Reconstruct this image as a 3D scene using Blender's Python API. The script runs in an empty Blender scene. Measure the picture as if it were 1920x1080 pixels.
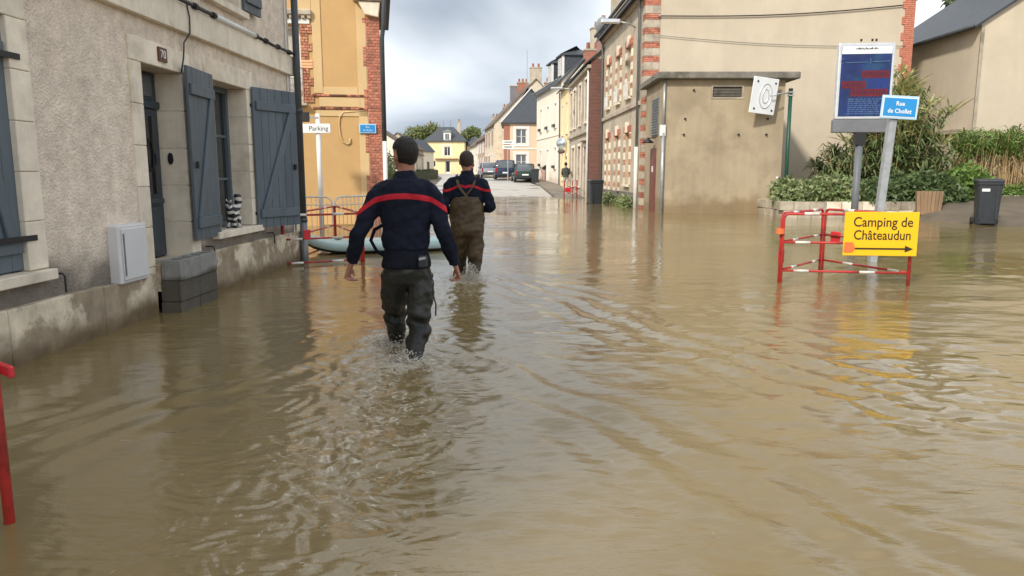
import bpy, bmesh, math, random
import numpy as np
from mathutils import Vector, Matrix
R = math.radians
sc = bpy.context.scene
C = sc.collection
random.seed(7)
rng = np.random.default_rng(7)

# ------------------------------------------------------------------ camera
cam = bpy.data.cameras.new('camera')
cam.lens = 26.0; cam.sensor_width = 36.0
cam.clip_start = 0.05; cam.clip_end = 3000
camo = bpy.data.objects.new('camera', cam); C.objects.link(camo)
camo.location = (0, 0, 1.3); camo.rotation_euler = (R(90 - 8.8), 0, 0)
sc.camera = camo

# ------------------------------------------------------------------ sky and sun
SUN_EL, SUN_AZ = R(36), R(33)            # sun behind the camera, to its left
to_sun = Vector((-math.sin(SUN_AZ) * math.cos(SUN_EL), -math.cos(SUN_AZ) * math.cos(SUN_EL), math.sin(SUN_EL)))
world = bpy.data.worlds.new('World'); sc.world = world
world.use_nodes = True
nt = world.node_tree; nt.nodes.clear()
def wn(t, **k):
    n = nt.nodes.new(t)
    for a, b in k.items(): setattr(n, a, b)
    return n
L_ = nt.links.new
out = wn('ShaderNodeOutputWorld'); bg = wn('ShaderNodeBackground')
bg.inputs['Strength'].default_value = 0.1
sky = wn('ShaderNodeTexSky', sky_type='NISHITA', sun_disc=False)
sky.sun_elevation = SUN_EL
sky.sun_rotation = math.atan2(to_sun.x, to_sun.y)
sky.air_density = 1.0; sky.dust_density = 1.5
tc = wn('ShaderNodeTexCoord'); sep = wn('ShaderNodeSeparateXYZ')
L_(tc.outputs['Generated'], sep.inputs[0])
zc = wn('ShaderNodeMath', operation='MAXIMUM'); zc.inputs[1].default_value = 0.0
L_(sep.outputs['Z'], zc.inputs[0])
za = wn('ShaderNodeMath', operation='ADD'); za.inputs[1].default_value = 0.30
L_(zc.outputs[0], za.inputs[0])
dx = wn('ShaderNodeMath', operation='DIVIDE'); dy = wn('ShaderNodeMath', operation='DIVIDE')
L_(sep.outputs['X'], dx.inputs[0]); L_(za.outputs[0], dx.inputs[1])
L_(sep.outputs['Y'], dy.inputs[0]); L_(za.outputs[0], dy.inputs[1])
cv = wn('ShaderNodeCombineXYZ'); L_(dx.outputs[0], cv.inputs[0]); L_(dy.outputs[0], cv.inputs[1])
mp = wn('ShaderNodeMapping'); mp.inputs['Location'].default_value = (3.3, 1.55, 0); mp.inputs['Scale'].default_value = (0.85, 1.0, 1)
L_(cv.outputs[0], mp.inputs[0])
n1 = wn('ShaderNodeTexNoise'); n1.inputs['Scale'].default_value = 0.75; n1.inputs['Detail'].default_value = 5; n1.inputs['Roughness'].default_value = 0.45; n1.inputs['Distortion'].default_value = 0.3
L_(mp.outputs[0], n1.inputs['Vector'])
cr = wn('ShaderNodeValToRGB'); L_(n1.outputs['Fac'], cr.inputs[0])
e = cr.color_ramp.elements
e[0].position = 0.36; e[0].color = (1.95, 2.25, 2.65, 1)
e[1].position = 0.66; e[1].color = (6.9, 6.9, 6.9, 1)
m_ = e.new(0.46); m_.color = (3.5, 3.8, 4.15, 1)
m_ = e.new(0.56); m_.color = (5.15, 5.3, 5.45, 1)
n2 = wn('ShaderNodeTexNoise'); n2.inputs['Scale'].default_value = 0.55; n2.inputs['Detail'].default_value = 5
mp2 = wn('ShaderNodeMapping'); mp2.inputs['Location'].default_value = (9.1, 4.2, 2.0); mp2.inputs['Scale'].default_value = (0.5, 1.0, 1)
L_(cv.outputs[0], mp2.inputs[0]); L_(mp2.outputs[0], n2.inputs['Vector'])
cover = wn('ShaderNodeMapRange'); cover.inputs['From Min'].default_value = 0.36; cover.inputs['From Max'].default_value = 0.5
cover.inputs['To Min'].default_value = 0.55
L_(n2.outputs['Fac'], cover.inputs['Value'])
mix = wn('ShaderNodeMix', data_type='RGBA')
L_(cover.outputs[0], mix.inputs[0]); L_(sky.outputs[0], mix.inputs[6]); L_(cr.outputs[0], mix.inputs[7])
L_(mix.outputs[2], bg.inputs['Color']); L_(bg.outputs[0], out.inputs[0])

sun = bpy.data.lights.new('sun', 'SUN'); sun.energy = 1.5; sun.angle = R(5.0); sun.color = (1.0, 0.93, 0.82)
suno = bpy.data.objects.new('sun', sun); C.objects.link(suno)
suno.rotation_euler = to_sun.to_track_quat('Z', 'Y').to_euler(); suno.location = (-8, -12, 14)

vs = sc.view_settings
vs.view_transform = 'Standard'; vs.look = 'None'; vs.exposure = 1.28; vs.gamma = 1.0; vs.use_curve_mapping = False

# ------------------------------------------------------------------ materials
MATS = {}
def M(name, col, rough=0.75, var=0.18, vsc=2.5, bump=0.15, bs=70.0, metal=0.0, spec=0.4, rnd=0.0, tide=None, col2=None, c2=(0.5, 0.65), c2s=1.2, sxyz=None, vor=False, sub=0.0, bdist=0.01, trans=0.0, streak=0.0):
    if name in MATS: return MATS[name]
    m = bpy.data.materials.new(name); m.use_nodes = True; MATS[name] = m
    t = m.node_tree; N = t.nodes; K = t.links.new
    b = N['Principled BSDF']
    b.inputs['Roughness'].default_value = rough; b.inputs['Metallic'].default_value = metal
    b.inputs['Specular IOR Level'].default_value = spec
    g = N.new('ShaderNodeNewGeometry'); pos = g.outputs['Position']
    if sxyz:
        mpp = N.new('ShaderNodeMapping'); mpp.inputs['Scale'].default_value = sxyz
        K(pos, mpp.inputs[0]); pos = mpp.outputs[0]
    nz = N.new('ShaderNodeTexNoise'); nz.inputs['Scale'].default_value = vsc; nz.inputs['Detail'].default_value = 8; nz.inputs['Roughness'].default_value = 0.65
    K(pos, nz.inputs['Vector'])
    mr = N.new('ShaderNodeMapRange'); mr.inputs['From Min'].default_value = 0.3; mr.inputs['From Max'].default_value = 0.7
    mr.inputs['To Min'].default_value = 1 - var; mr.inputs['To Max'].default_value = 1 + var
    K(nz.outputs['Fac'], mr.inputs['Value'])
    fac = mr.outputs[0]
    if rnd:
        oi = N.new('ShaderNodeObjectInfo'); r2 = N.new('ShaderNodeMapRange')
        r2.inputs['To Min'].default_value = 1 - rnd; r2.inputs['To Max'].default_value = 1 + rnd
        K(oi.outputs['Random'], r2.inputs['Value'])
        mu = N.new('ShaderNodeMath'); mu.operation = 'MULTIPLY'; K(fac, mu.inputs[0]); K(r2.outputs[0], mu.inputs[1]); fac = mu.outputs[0]
    if streak:
        ms_ = N.new('ShaderNodeMapping'); ms_.inputs['Scale'].default_value = (1.6, 1.6, .13); K(g.outputs['Position'], ms_.inputs[0])
        sn = N.new('ShaderNodeTexNoise'); sn.inputs['Scale'].default_value = 1.0; sn.inputs['Detail'].default_value = 7; sn.inputs['Roughness'].default_value = .7; K(ms_.outputs[0], sn.inputs['Vector'])
        s2 = N.new('ShaderNodeMapRange'); s2.inputs['From Min'].default_value = .35; s2.inputs['From Max'].default_value = .62; s2.inputs['To Min'].default_value = 1 - streak * 1.6; s2.inputs['To Max'].default_value = 1 + streak * .4; K(sn.outputs['Fac'], s2.inputs['Value'])
        mu = N.new('ShaderNodeMath'); mu.operation = 'MULTIPLY'; K(fac, mu.inputs[0]); K(s2.outputs[0], mu.inputs[1]); fac = mu.outputs[0]
    base = None
    if col2:
        nb = N.new('ShaderNodeTexNoise'); nb.inputs['Scale'].default_value = c2s; nb.inputs['Detail'].default_value = 6; nb.inputs['Roughness'].default_value = 0.6
        K(pos, nb.inputs['Vector'])
        rr = N.new('ShaderNodeMapRange'); rr.interpolation_type = 'SMOOTHSTEP'; rr.inputs['From Min'].default_value = c2[0]; rr.inputs['From Max'].default_value = c2[1]
        K(nb.outputs['Fac'], rr.inputs['Value'])
        mx = N.new('ShaderNodeMix'); mx.data_type = 'RGBA'
        mx.inputs[6].default_value = (*col, 1); mx.inputs[7].default_value = (*col2, 1); K(rr.outputs[0], mx.inputs[0]); base = mx.outputs[2]
    if tide:
        tz, tw, tcol = tide
        sx = N.new('ShaderNodeSeparateXYZ'); K(g.outputs['Position'], sx.inputs[0])
        nb = N.new('ShaderNodeTexNoise'); nb.inputs['Scale'].default_value = 2.2; nb.inputs['Detail'].default_value = 7
        K(g.outputs['Position'], nb.inputs['Vector'])
        a1 = N.new('ShaderNodeMath'); a1.operation = 'MULTIPLY_ADD'; a1.inputs[1].default_value = -tw * 2.2; a1.inputs[2].default_value = tw * 1.1
        K(nb.outputs['Fac'], a1.inputs[0])
        a2 = N.new('ShaderNodeMath'); a2.operation = 'ADD'; K(sx.outputs['Z'], a2.inputs[0]); K(a1.outputs[0], a2.inputs[1])
        rr = N.new('ShaderNodeMapRange'); rr.interpolation_type = 'SMOOTHSTEP'
        rr.inputs['From Min'].default_value = tz + tw * .5; rr.inputs['From Max'].default_value = tz - tw * .5
        K(a2.outputs[0], rr.inputs['Value'])
        mx = N.new('ShaderNodeMix'); mx.data_type = 'RGBA'; K(rr.outputs[0], mx.inputs[0])
        if base is None: mx.inputs[6].default_value = (*col, 1)
        else: K(base, mx.inputs[6])
        mx.inputs[7].default_value = (*tcol, 1); base = mx.outputs[2]
    vm = N.new('ShaderNodeVectorMath'); vm.operation = 'SCALE'
    if base is None: vm.inputs[0].default_value = col
    else: K(base, vm.inputs[0])
    K(fac, vm.inputs['Scale']); K(vm.outputs[0], b.inputs['Base Color'])
    if bump:
        if vor:
            bn = N.new('ShaderNodeTexVoronoi'); bn.inputs['Scale'].default_value = bs; o = bn.outputs['Distance']
        else:
            bn = N.new('ShaderNodeTexNoise'); bn.inputs['Scale'].default_value = bs; bn.inputs['Detail'].default_value = 5; o = bn.outputs['Fac']
        K(pos, bn.inputs['Vector'])
        bp = N.new('ShaderNodeBump'); bp.inputs['Strength'].default_value = bump; bp.inputs['Distance'].default_value = bdist
        K(o, bp.inputs['Height']); K(bp.outputs[0], b.inputs['Normal'])
    if trans:
        tr = N.new('ShaderNodeBsdfTranslucent'); K(vm.outputs[0], tr.inputs[0])
        ms = N.new('ShaderNodeMixShader'); ms.inputs[0].default_value = trans
        K(b.outputs[0], ms.inputs[1]); K(tr.outputs[0], ms.inputs[2]); K(ms.outputs[0], N['Material Output'].inputs[0])
    return m

roughcast = M('roughcast', (0.80, 0.68, 0.55), 0.9, 0.2, 9, 1.0, 48, bdist=0.02, tide=(0.62, 0.28, (0.22, 0.19, 0.155)), col2=(0.70, 0.59, 0.475), c2s=0.9, streak=.08)
tuffeau = M('tuffeau', (0.82, 0.725, 0.585), 0.85, 0.13, 5, 0.25, 60, rnd=0.07, col2=(0.66, 0.57, 0.44), c2s=2.0, streak=.08)
plinthm = M('plinth_stone', (0.33, 0.265, 0.185), 0.85, 0.3, 6, 0.4, 40, tide=(0.13, 0.2, (0.15, 0.105, 0.055)), col2=(0.66, 0.57, 0.43), c2=(0.47, 0.56), c2s=2.2)
bluegrey = M('blue_grey_paint', (0.105, 0.130, 0.150), 0.55, 0.16, 6, 0.12, 90, rnd=0.1, sxyz=(1, 1, .25))
doorpaint = M('door_paint', (0.04, 0.055, 0.07), 0.4, 0.15, 6, 0.05, 90)
iron = M('black_iron', (0.02, 0.02, 0.022), 0.5, 0.2, 20)
zincm = M('zinc', (0.20, 0.215, 0.22), 0.45, 0.2, 4, 0.1, 30, metal=0.4)
zincd = M('dark_zinc', (0.075, 0.083, 0.09), 0.45, 0.2, 4, 0.1, 30, metal=0.2)
white = M('white_paint', (0.74, 0.73, 0.70), 0.5, 0.07, 5, 0.03, 60)
pvc = M('meter_plastic', (0.66, 0.655, 0.65), 0.5, 0.05, 3, 0.02, 40)
glass = M('window_glass', (0.025, 0.03, 0.035), 0.06, 0.3, 1.5, 0.0, spec=0.7)
glassb = M('bright_window_glass', (0.09, 0.105, 0.12), 0.05, 0.4, 1.2, 0.0, spec=0.8)
curtain = M('curtain_cloth', (0.45, 0.43, 0.39), 0.9, 0.2, 5, 0.3, 12, sxyz=(3, 3, .2))
ochre = M('ochre_render', (0.56, 0.355, 0.155), 0.85, 0.06, 1.6, 0.12, 60, tide=(0.5, 0.4, (0.62, 0.38, 0.16)))
ochrel = M('pale_ochre_render', (0.64, 0.455, 0.235), 0.85, 0.06, 1.6, 0.12, 60, tide=(0.5, 0.4, (0.66, 0.42, 0.18)))
brick = M('red_brick', (0.45, 0.17, 0.11), 0.85, 0.3, 14, 0.3, 60, rnd=0.28)
brickd = M('dark_brick', (0.19, 0.075, 0.055), 0.85, 0.3, 14, 0.3, 60, rnd=0.3)
brickp = M('pink_brick', (0.52, 0.25, 0.15), 0.85, 0.3, 14, 0.3, 60, rnd=0.25)
mortar = M('mortar', (0.62, 0.49, 0.37), 0.9, 0.15, 10, 0.2, 60)
creamw = M('cream_render', (0.57, 0.49, 0.375), 0.9, 0.07, 0.9, 0.2, 45, col2=(0.53, 0.45, 0.34), c2=(0.48, 0.7), c2s=0.35, streak=.03)
cabinm = M('cabin_render', (0.40, 0.325, 0.22), 0.9, 0.13, 1.2, 0.25, 45, tide=(0.42, 0.5, (0.27, 0.20, 0.115)), col2=(0.34, 0.275, 0.185), c2s=0.8, streak=.09)
concrete = M('concrete', (0.20, 0.185, 0.155), 0.9, 0.3, 3, 0.4, 40, col2=(0.12, 0.11, 0.09), c2s=2)
stoneg = M('weathered_stone', (0.44, 0.385, 0.30), 0.9, 0.2, 5, 0.3, 40, rnd=0.14, col2=(0.30, 0.26, 0.2), c2s=1.2)
rendg = M('greyed_render', (0.50, 0.43, 0.325), 0.9, 0.16, 2.2, 0.3, 40, tide=(0.5, 0.5, (0.25, 0.21, 0.14)), col2=(0.40, 0.34, 0.26), c2s=0.8)
flint = M('flint_rubble', (0.40, 0.36, 0.29), 0.9, 0.5, 9, 0.8, 16, vor=True, bdist=0.03)
slate = M('slate', (0.055, 0.062, 0.072), 0.55, 0.25, 5, 0.25, 30, rnd=0.18)
tileb = M('brown_tile', (0.13, 0.095, 0.07), 0.8, 0.35, 6, 0.5, 14, rnd=0.15)
whitew = M('white_render', (0.80, 0.73, 0.60), 0.9, 0.06, 1.0, 0.1, 40, tide=(0.95, 0.4, (0.62, 0.53, 0.42)))
yelloww = M('yellow_render', (0.83, 0.70, 0.40), 0.9, 0.06, 1.0, 0.1, 40)
paley = M('pale_yellow_render', (0.82, 0.66, 0.36), 0.9, 0.05, 1.0, 0.1, 40)
peachw = M('peach_render', (0.72, 0.54, 0.38), 0.9, 0.06, 1.0, 0.1, 40)
taupe = M('taupe_stone', (0.44, 0.37, 0.30), 0.9, 0.18, 3, 0.3, 40, rnd=0.08, col2=(0.33, 0.27, 0.22), c2s=1.0)
redp = M('red_paint', (0.46, 0.035, 0.03), 0.45, 0.2, 14, 0.1, 60, col2=(0.28, 0.03, 0.025), c2s=6)
redf = M('red_plastic', (0.62, 0.03, 0.04), 0.4, 0.12, 8, 0.1, 30)
whitep = M('worn_white_paint', (0.70, 0.68, 0.63), 0.5, 0.15, 14, 0.1, 60, col2=(0.50, 0.42, 0.35), c2s=7)
orangep = M('orange_tape', (0.80, 0.17, 0.05), 0.5, 0.12, 20, 0.1, 60)
galv = M('galvanised_steel', (0.40, 0.42, 0.43), 0.42, 0.2, 9, 0.1, 60, metal=0.55)
alu = M('aluminium', (0.62, 0.64, 0.66), 0.35, 0.1, 6, 0.05, 60, metal=0.5)
greenp = M('green_post_paint', (0.012, 0.07, 0.045), 0.4, 0.2, 8)
dkgrey = M('dark_grey_plastic', (0.028, 0.033, 0.04), 0.42, 0.2, 6, 0.08, 120)
rubber = M('rubber', (0.015, 0.015, 0.016), 0.7, 0.2, 10)
blockm = M('concrete_block', (0.26, 0.255, 0.24), 0.95, 0.2, 9, 0.7, 90, rnd=0.06, tide=(0.33, 0.07, (0.10, 0.088, 0.068)))
woodm = M('weathered_wood', (0.26, 0.17, 0.10), 0.85, 0.3, 8, 0.4, 30, rnd=0.2, sxyz=(1, 1, .15))
signy = M('yellow_sign', (0.86, 0.50, 0.01), 0.45, 0.03, 3, 0.0)
signk = M('black_print', (0.03, 0.022, 0.012), 0.5, 0.1, 30, 0.0)
signb = M('blue_plate', (0.02, 0.26, 0.62), 0.35, 0.05, 4, 0.0)
signw = M('white_print', (0.78, 0.80, 0.80), 0.5, 0.05, 20, 0.0)
plateb = M('pale_blue_rim', (0.42, 0.62, 0.76), 0.4, 0.06, 10, 0.0)
poster = M('poster_blue', (0.008, 0.024, 0.13), 0.3, 0.4, 3, 0.0, col2=(0.012, 0.05, 0.13), c2s=2.5, rnd=0.0)
posterr = M('poster_red', (0.13, 0.008, 0.018), 0.35, 0.3, 4, 0.0)
posterl = M('poster_pale_blue', (0.06, 0.12, 0.24), 0.35, 0.2, 10, 0.0)
skin = M('skin', (0.42, 0.20, 0.135), 0.55, 0.1, 20, 0.1, 200)
hair = M('dark_hair', (0.012, 0.009, 0.008), 0.6, 0.3, 60, 0.7, 240, bdist=0.004)
hair2 = M('cropped_brown_hair', (0.045, 0.028, 0.02), 0.7, 0.3, 60, 0.7, 260, bdist=0.003)
navy = M('navy_wool', (0.011, 0.014, 0.027), 0.9, 0.3, 14, 0.9, 13, spec=0.2, bdist=0.022)
stripe = M('red_stripe', (0.50, 0.02, 0.035), 0.8, 0.12, 20, 0.2, 90, spec=0.2)
wader1 = M('charcoal_wader', (0.028, 0.029, 0.025), 0.42, 0.3, 10, 0.9, 12, bdist=0.02, tide=(0.3, 0.1, (0.013, 0.013, 0.011)))
wader2 = M('brown_wader', (0.085, 0.056, 0.029), 0.55, 0.3, 8, 0.9, 11, bdist=0.02, tide=(0.25, 0.1, (0.04, 0.027, 0.015)))
boardm = M('turquoise_board', (0.42, 0.56, 0.55), 0.4, 0.08, 3, 0.0)
boardd = M('board_underside', (0.05, 0.06, 0.055), 0.5, 0.2, 5, 0.0)
boardw = M('board_deck', (0.58, 0.66, 0.65), 0.45, 0.08, 3, 0.0)
asphalt = M('asphalt', (0.075, 0.071, 0.065), 0.85, 0.25, 3, 0.5, 60, col2=(0.05, 0.047, 0.042), c2s=0.4)
roadm = M('pale_asphalt', (0.44, 0.42, 0.385), 0.6, 0.16, 1.5, 0.3, 50, col2=(0.20, 0.185, 0.165), c2=(0.57, 0.62), c2s=0.25)
pavem = M('pavement_asphalt', (0.22, 0.19, 0.155), 0.85, 0.2, 2, 0.3, 50, col2=(0.13, 0.105, 0.08), c2s=0.5)
soil = M('soil', (0.10, 0.07, 0.045), 0.95, 0.3, 5, 0.6, 20)
leafa = M('shrub_leaf', (0.19, 0.25, 0.10), 0.5, 0.5, 5, 0.0, trans=0.25, col2=(0.36, 0.38, 0.20), c2=(0.5, 0.6), c2s=4.0)
leafb = M('cane_leaf', (0.14, 0.19, 0.07), 0.55, 0.45, 3, 0.0, trans=0.25, col2=(0.22, 0.22, 0.09), c2s=1.2)
leafc = M('reed_leaf', (0.16, 0.25, 0.06), 0.55, 0.35, 2, 0.0, trans=0.25)
leafp = M('pale_cane_plume', (0.50, 0.48, 0.20), 0.6, 0.25, 5, 0.0, trans=0.3)
reedst = M('reed_stem', (0.40, 0.28, 0.14), 0.7, 0.35, 6, 0.0)
hedgel = M('hedge_leaf', (0.085, 0.11, 0.04), 0.6, 0.45, 2, 0.0, trans=0.2)
treel = M('tree_leaf', (0.19, 0.23, 0.09), 0.6, 0.5, 0.6, 0.0, trans=0.3, col2=(0.26, 0.20, 0.075), c2=(0.5, 0.62), c2s=0.22)
bark = M('bark', (0.09, 0.065, 0.045), 0.9, 0.3, 8, 0.5, 20)
cabbage = M('palm_leaf', (0.075, 0.09, 0.04), 0.5, 0.3, 4, 0.0, trans=0.2)

# ------------------------------------------------------------------ mesh builder
class MB:
    def __init__(s): s.v = []; s.f = []; s.m = []
    def add(s, vs_, fs, mi=0):
        o = len(s.v); s.v.extend([tuple(p) for p in vs_])
        for f in fs: s.f.append(tuple(i + o for i in f)); s.m.append(mi)
        return s
    def box(s, x0, x1, y0, y1, z0, z1, mi=0):
        return s.add([(x0, y0, z0), (x1, y0, z0), (x1, y1, z0), (x0, y1, z0), (x0, y0, z1), (x1, y0, z1), (x1, y1, z1), (x0, y1, z1)],
                     [(0, 3, 2, 1), (4, 5, 6, 7), (0, 1, 5, 4), (1, 2, 6, 5), (2, 3, 7, 6), (3, 0, 4, 7)], mi)
    def obox(s, c, size, mat3, mi=0):
        hx, hy, hz = size[0] / 2, size[1] / 2, size[2] / 2; c = Vector(c)
        P = [c + mat3 @ Vector(p) for p in [(-hx, -hy, -hz), (hx, -hy, -hz), (hx, hy, -hz), (-hx, hy, -hz), (-hx, -hy, hz), (hx, -hy, hz), (hx, hy, hz), (-hx, hy, hz)]]
        return s.add(P, [(0, 3, 2, 1), (4, 5, 6, 7), (0, 1, 5, 4), (1, 2, 6, 5), (2, 3, 7, 6), (3, 0, 4, 7)], mi)
    def tube(s, pts, r, n=8, cap=True, mi=0):
        pts = [Vector(p) for p in pts]; rs = r if isinstance(r, (list, tuple)) else [r] * len(pts)
        d0 = (pts[1] - pts[0]).normalized(); u = d0.orthogonal().normalized(); rings = []
        for i, p in enumerate(pts):
            d = ((pts[min(i + 1, len(pts) - 1)] - pts[max(i - 1, 0)])).normalized()
            u = (u - d * u.dot(d)); u = u.normalized() if u.length > 1e-6 else d.orthogonal().normalized()
            w = d.cross(u)
            rings.append([p + (u * math.cos(2 * math.pi * k / n) + w * math.sin(2 * math.pi * k / n)) * rs[i] for k in range(n)])
        return s.rings(rings, cap, mi)
    def rings(s, rings, cap=True, mi=0):
        n = len(rings[0]); V = [p for r_ in rings for p in r_]; F = []
        for i in range(len(rings) - 1):
            for k in range(n):
                F.append((i * n + k, i * n + (k + 1) % n, (i + 1) * n + (k + 1) % n, (i + 1) * n + k))
        if cap:
            F.append(tuple(range(n - 1, -1, -1))); F.append(tuple(range((len(rings) - 1) * n, len(rings) * n)))
        return s.add(V, F, mi)
    def lathe(s, prof, n=16, c=(0, 0, 0), cap=True, mi=0):
        return s.rings([[(c[0] + r * math.cos(2 * math.pi * k / n), c[1] + r * math.sin(2 * math.pi * k / n), c[2] + z) for k in range(n)] for r, z in prof], cap, mi)
    def ell(s, c, r, nu=14, nv=9, rot=None, mi=0):
        rs = []
        for j in range(nv + 1):
            a = -math.pi / 2 + math.pi * (j + .02) / (nv + .04)
            ring = []
            for k in range(nu):
                b = 2 * math.pi * k / nu
                p = Vector((r[0] * math.cos(a) * math.cos(b), r[1] * math.cos(a) * math.sin(b), r[2] * math.sin(a)))
                if rot: p = rot @ p
                ring.append(Vector(c) + p)
            rs.append(ring)
        return s.rings(rs, True, mi)
    def prism(s, poly, y0, y1, mi=0):           # poly in (x, z), counter-clockwise seen from -y
        n = len(poly)
        V = [(x, y0, z) for x, z in poly] + [(x, y1, z) for x, z in poly]
        F = [tuple(range(n)), tuple(range(2 * n - 1, n - 1, -1))]
        for i in range(n): j = (i + 1) % n; F.append((j, i, n + i, n + j))
        return s.add(V, F, mi)
    def build(s, name, mats, parent=None, smooth=False, bevel=0.0, seg=1, loc=None, rz=None, kind=None):
        me = bpy.data.meshes.new(name); me.from_pydata(s.v, [], s.f)
        if not isinstance(mats, (list, tuple)): mats = [mats]
        for m in mats: me.materials.append(m)
        if len(mats) > 1: me.polygons.foreach_set('material_index', s.m)
        if smooth: me.polygons.foreach_set('use_smooth', [True] * len(me.polygons))
        me.update()
        return link(name, me, parent, bevel, seg, loc, rz, kind)
def link(name, me, parent=None, bevel=0.0, seg=1, loc=None, rz=None, kind=None):
    o = bpy.data.objects.new(name, me); C.objects.link(o)
    if parent: o.parent = parent
    if loc: o.location = loc
    if rz is not None: o.rotation_euler[2] = rz
    if bevel:
        b = o.modifiers.new('bevel', 'BEVEL'); b.width = bevel; b.segments = seg; b.limit_method = 'ANGLE'; b.angle_limit = R(40)
    if kind: o['kind'] = kind
    return o
def tag(o, label, cat, group=None):
    o['label'] = label; o['category'] = cat
    if group: o['group'] = group
    return o
def thing(name, label, cat, loc=(0, 0, 0), rz=0.0, group=None, z=None):
    o = bpy.data.objects.new(name, None); C.objects.link(o); o.empty_display_size = 0.2
    o.location = loc; o.rotation_euler = (0, 0, rz)
    return tag(o, label, cat, group)
def BX(name, mat, parent, x0, x1, y0, y1, z0, z1, bevel=0.0, **k):
    return MB().box(x0, x1, y0, y1, z0, z1).build(name, mat, parent, bevel=bevel, **k)
def copy_tree(o, parent=None):
    c = o.copy(); C.objects.link(c); c.parent = parent
    for ch in list(o.children): copy_tree(ch, c)
    return c
_unit = {}
def piece(name, mat, parent, x0, x1, y0, y1, z0, z1):
    """cheap bevelled block: shared mesh data for equal sizes"""
    key = (mat.name, round(x1 - x0, 3), round(y1 - y0, 3), round(z1 - z0, 3))
    if key not in _unit:
        bm = bmesh.new(); bmesh.ops.create_cube(bm, size=1.0)
        for v in bm.verts: v.co = Vector((v.co.x * (x1 - x0), v.co.y * (y1 - y0), v.co.z * (z1 - z0)))
        w = min(0.006, 0.10 * min(x1 - x0, y1 - y0, z1 - z0))
        bmesh.ops.bevel(bm, geom=bm.edges[:], offset=w, segments=1, affect='EDGES')
        me = bpy.data.meshes.new(name); bm.to_mesh(me); bm.free(); me.materials.append(mat); _unit[key] = me
    return link(name, _unit[key], parent, loc=((x0 + x1) / 2, (y0 + y1) / 2, (z0 + z1) / 2))
FONT = None
def text(name, s_, size, mat, parent, loc, rot, ext=0.002, align='CENTER', sx=1.0, bold=0.0):
    cu = bpy.data.curves.new('t', 'FONT'); cu.body = s_; cu.size = size; cu.extrude = ext; cu.align_x = align; cu.align_y = 'CENTER'; cu.offset = bold
    cu.resolution_u = 3
    to = bpy.data.objects.new('t', cu); C.objects.link(to)
    dg = bpy.context.evaluated_depsgraph_get()
    me = bpy.data.meshes.new_from_object(to.evaluated_get(dg))
    bpy.data.objects.remove(to)
    me.materials.clear(); me.materials.append(mat)
    o = link(name, me, parent); o.location = loc; o.rotation_euler = rot; o.scale = (sx, 1, 1)
    return o
FR = (R(90), 0, 0)        # text upright, facing local -y

def shell(mb, x0, x1, y0, y1, z0, z1, ops=(), rev=0.22, gable=0.0, front_only=False, mi=0):
    """four walls with real openings (x0,x1,z0,z1) in the front (y0) and reveals; gable = ridge rise on the two ends"""
    xs = sorted({x0, x1} | {o[0] for o in ops} | {o[1] for o in ops}); zs = sorted({z0, z1} | {o[2] for o in ops} | {o[3] for o in ops})
    for j in range(len(zs) - 1):
        run = None
        for i in range(len(xs)):
            solid = False
            if i < len(xs) - 1:
                cx, cz = (xs[i] + xs[i + 1]) / 2, (zs[j] + zs[j + 1]) / 2
                solid = not any(o[0] < cx < o[1] and o[2] < cz < o[3] for o in ops)
            if solid and run is None: run = xs[i]
            if not solid and run is not None:
                mb.add([(run, y0, zs[j]), (xs[i], y0, zs[j]), (xs[i], y0, zs[j + 1]), (run, y0, zs[j + 1])], [(0, 1, 2, 3)], mi); run = None
    for o in ops:
        a, b, c, d = o[:4]; r = y0 + rev
        mb.add([(a, y0, c), (a, r, c), (a, r, d), (a, y0, d)], [(0, 1, 2, 3)], mi)
        mb.add([(b, y0, c), (b, r, c), (b, r, d), (b, y0, d)], [(3, 2, 1, 0)], mi)
        mb.add([(a, y0, d), (a, r, d), (b, r, d), (b, y0, d)], [(0, 1, 2, 3)], mi)
        mb.add([(a, y0, c), (a, r, c), (b, r, c), (b, y0, c)], [(3, 2, 1, 0)], mi)
        mb.add([(a, r, c), (b, r, c), (b, r, d), (a, r, d)], [(0, 1, 2, 3)], mi)
    ym = (y0 + y1) / 2
    for x, fl in ((x0, 1), (x1, 0)):
        P = [(x, y0, z0), (x, y1, z0), (x, y1, z1)] + ([(x, ym, z1 + gable)] if gable else []) + [(x, y0, z1)]
        f = tuple(range(len(P)))
        mb.add(P, [f[::-1] if fl else f], mi)
    mb.add([(x0, y1, z0), (x1, y1, z0), (x1, y1, z1), (x0, y1, z1)], [(3, 2, 1, 0)], mi)
    if not gable: mb.add([(x0, y0, z1), (x1, y0, z1), (x1, y1, z1), (x0, y1, z1)], [(0, 1, 2, 3)], mi)
    return mb

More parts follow.
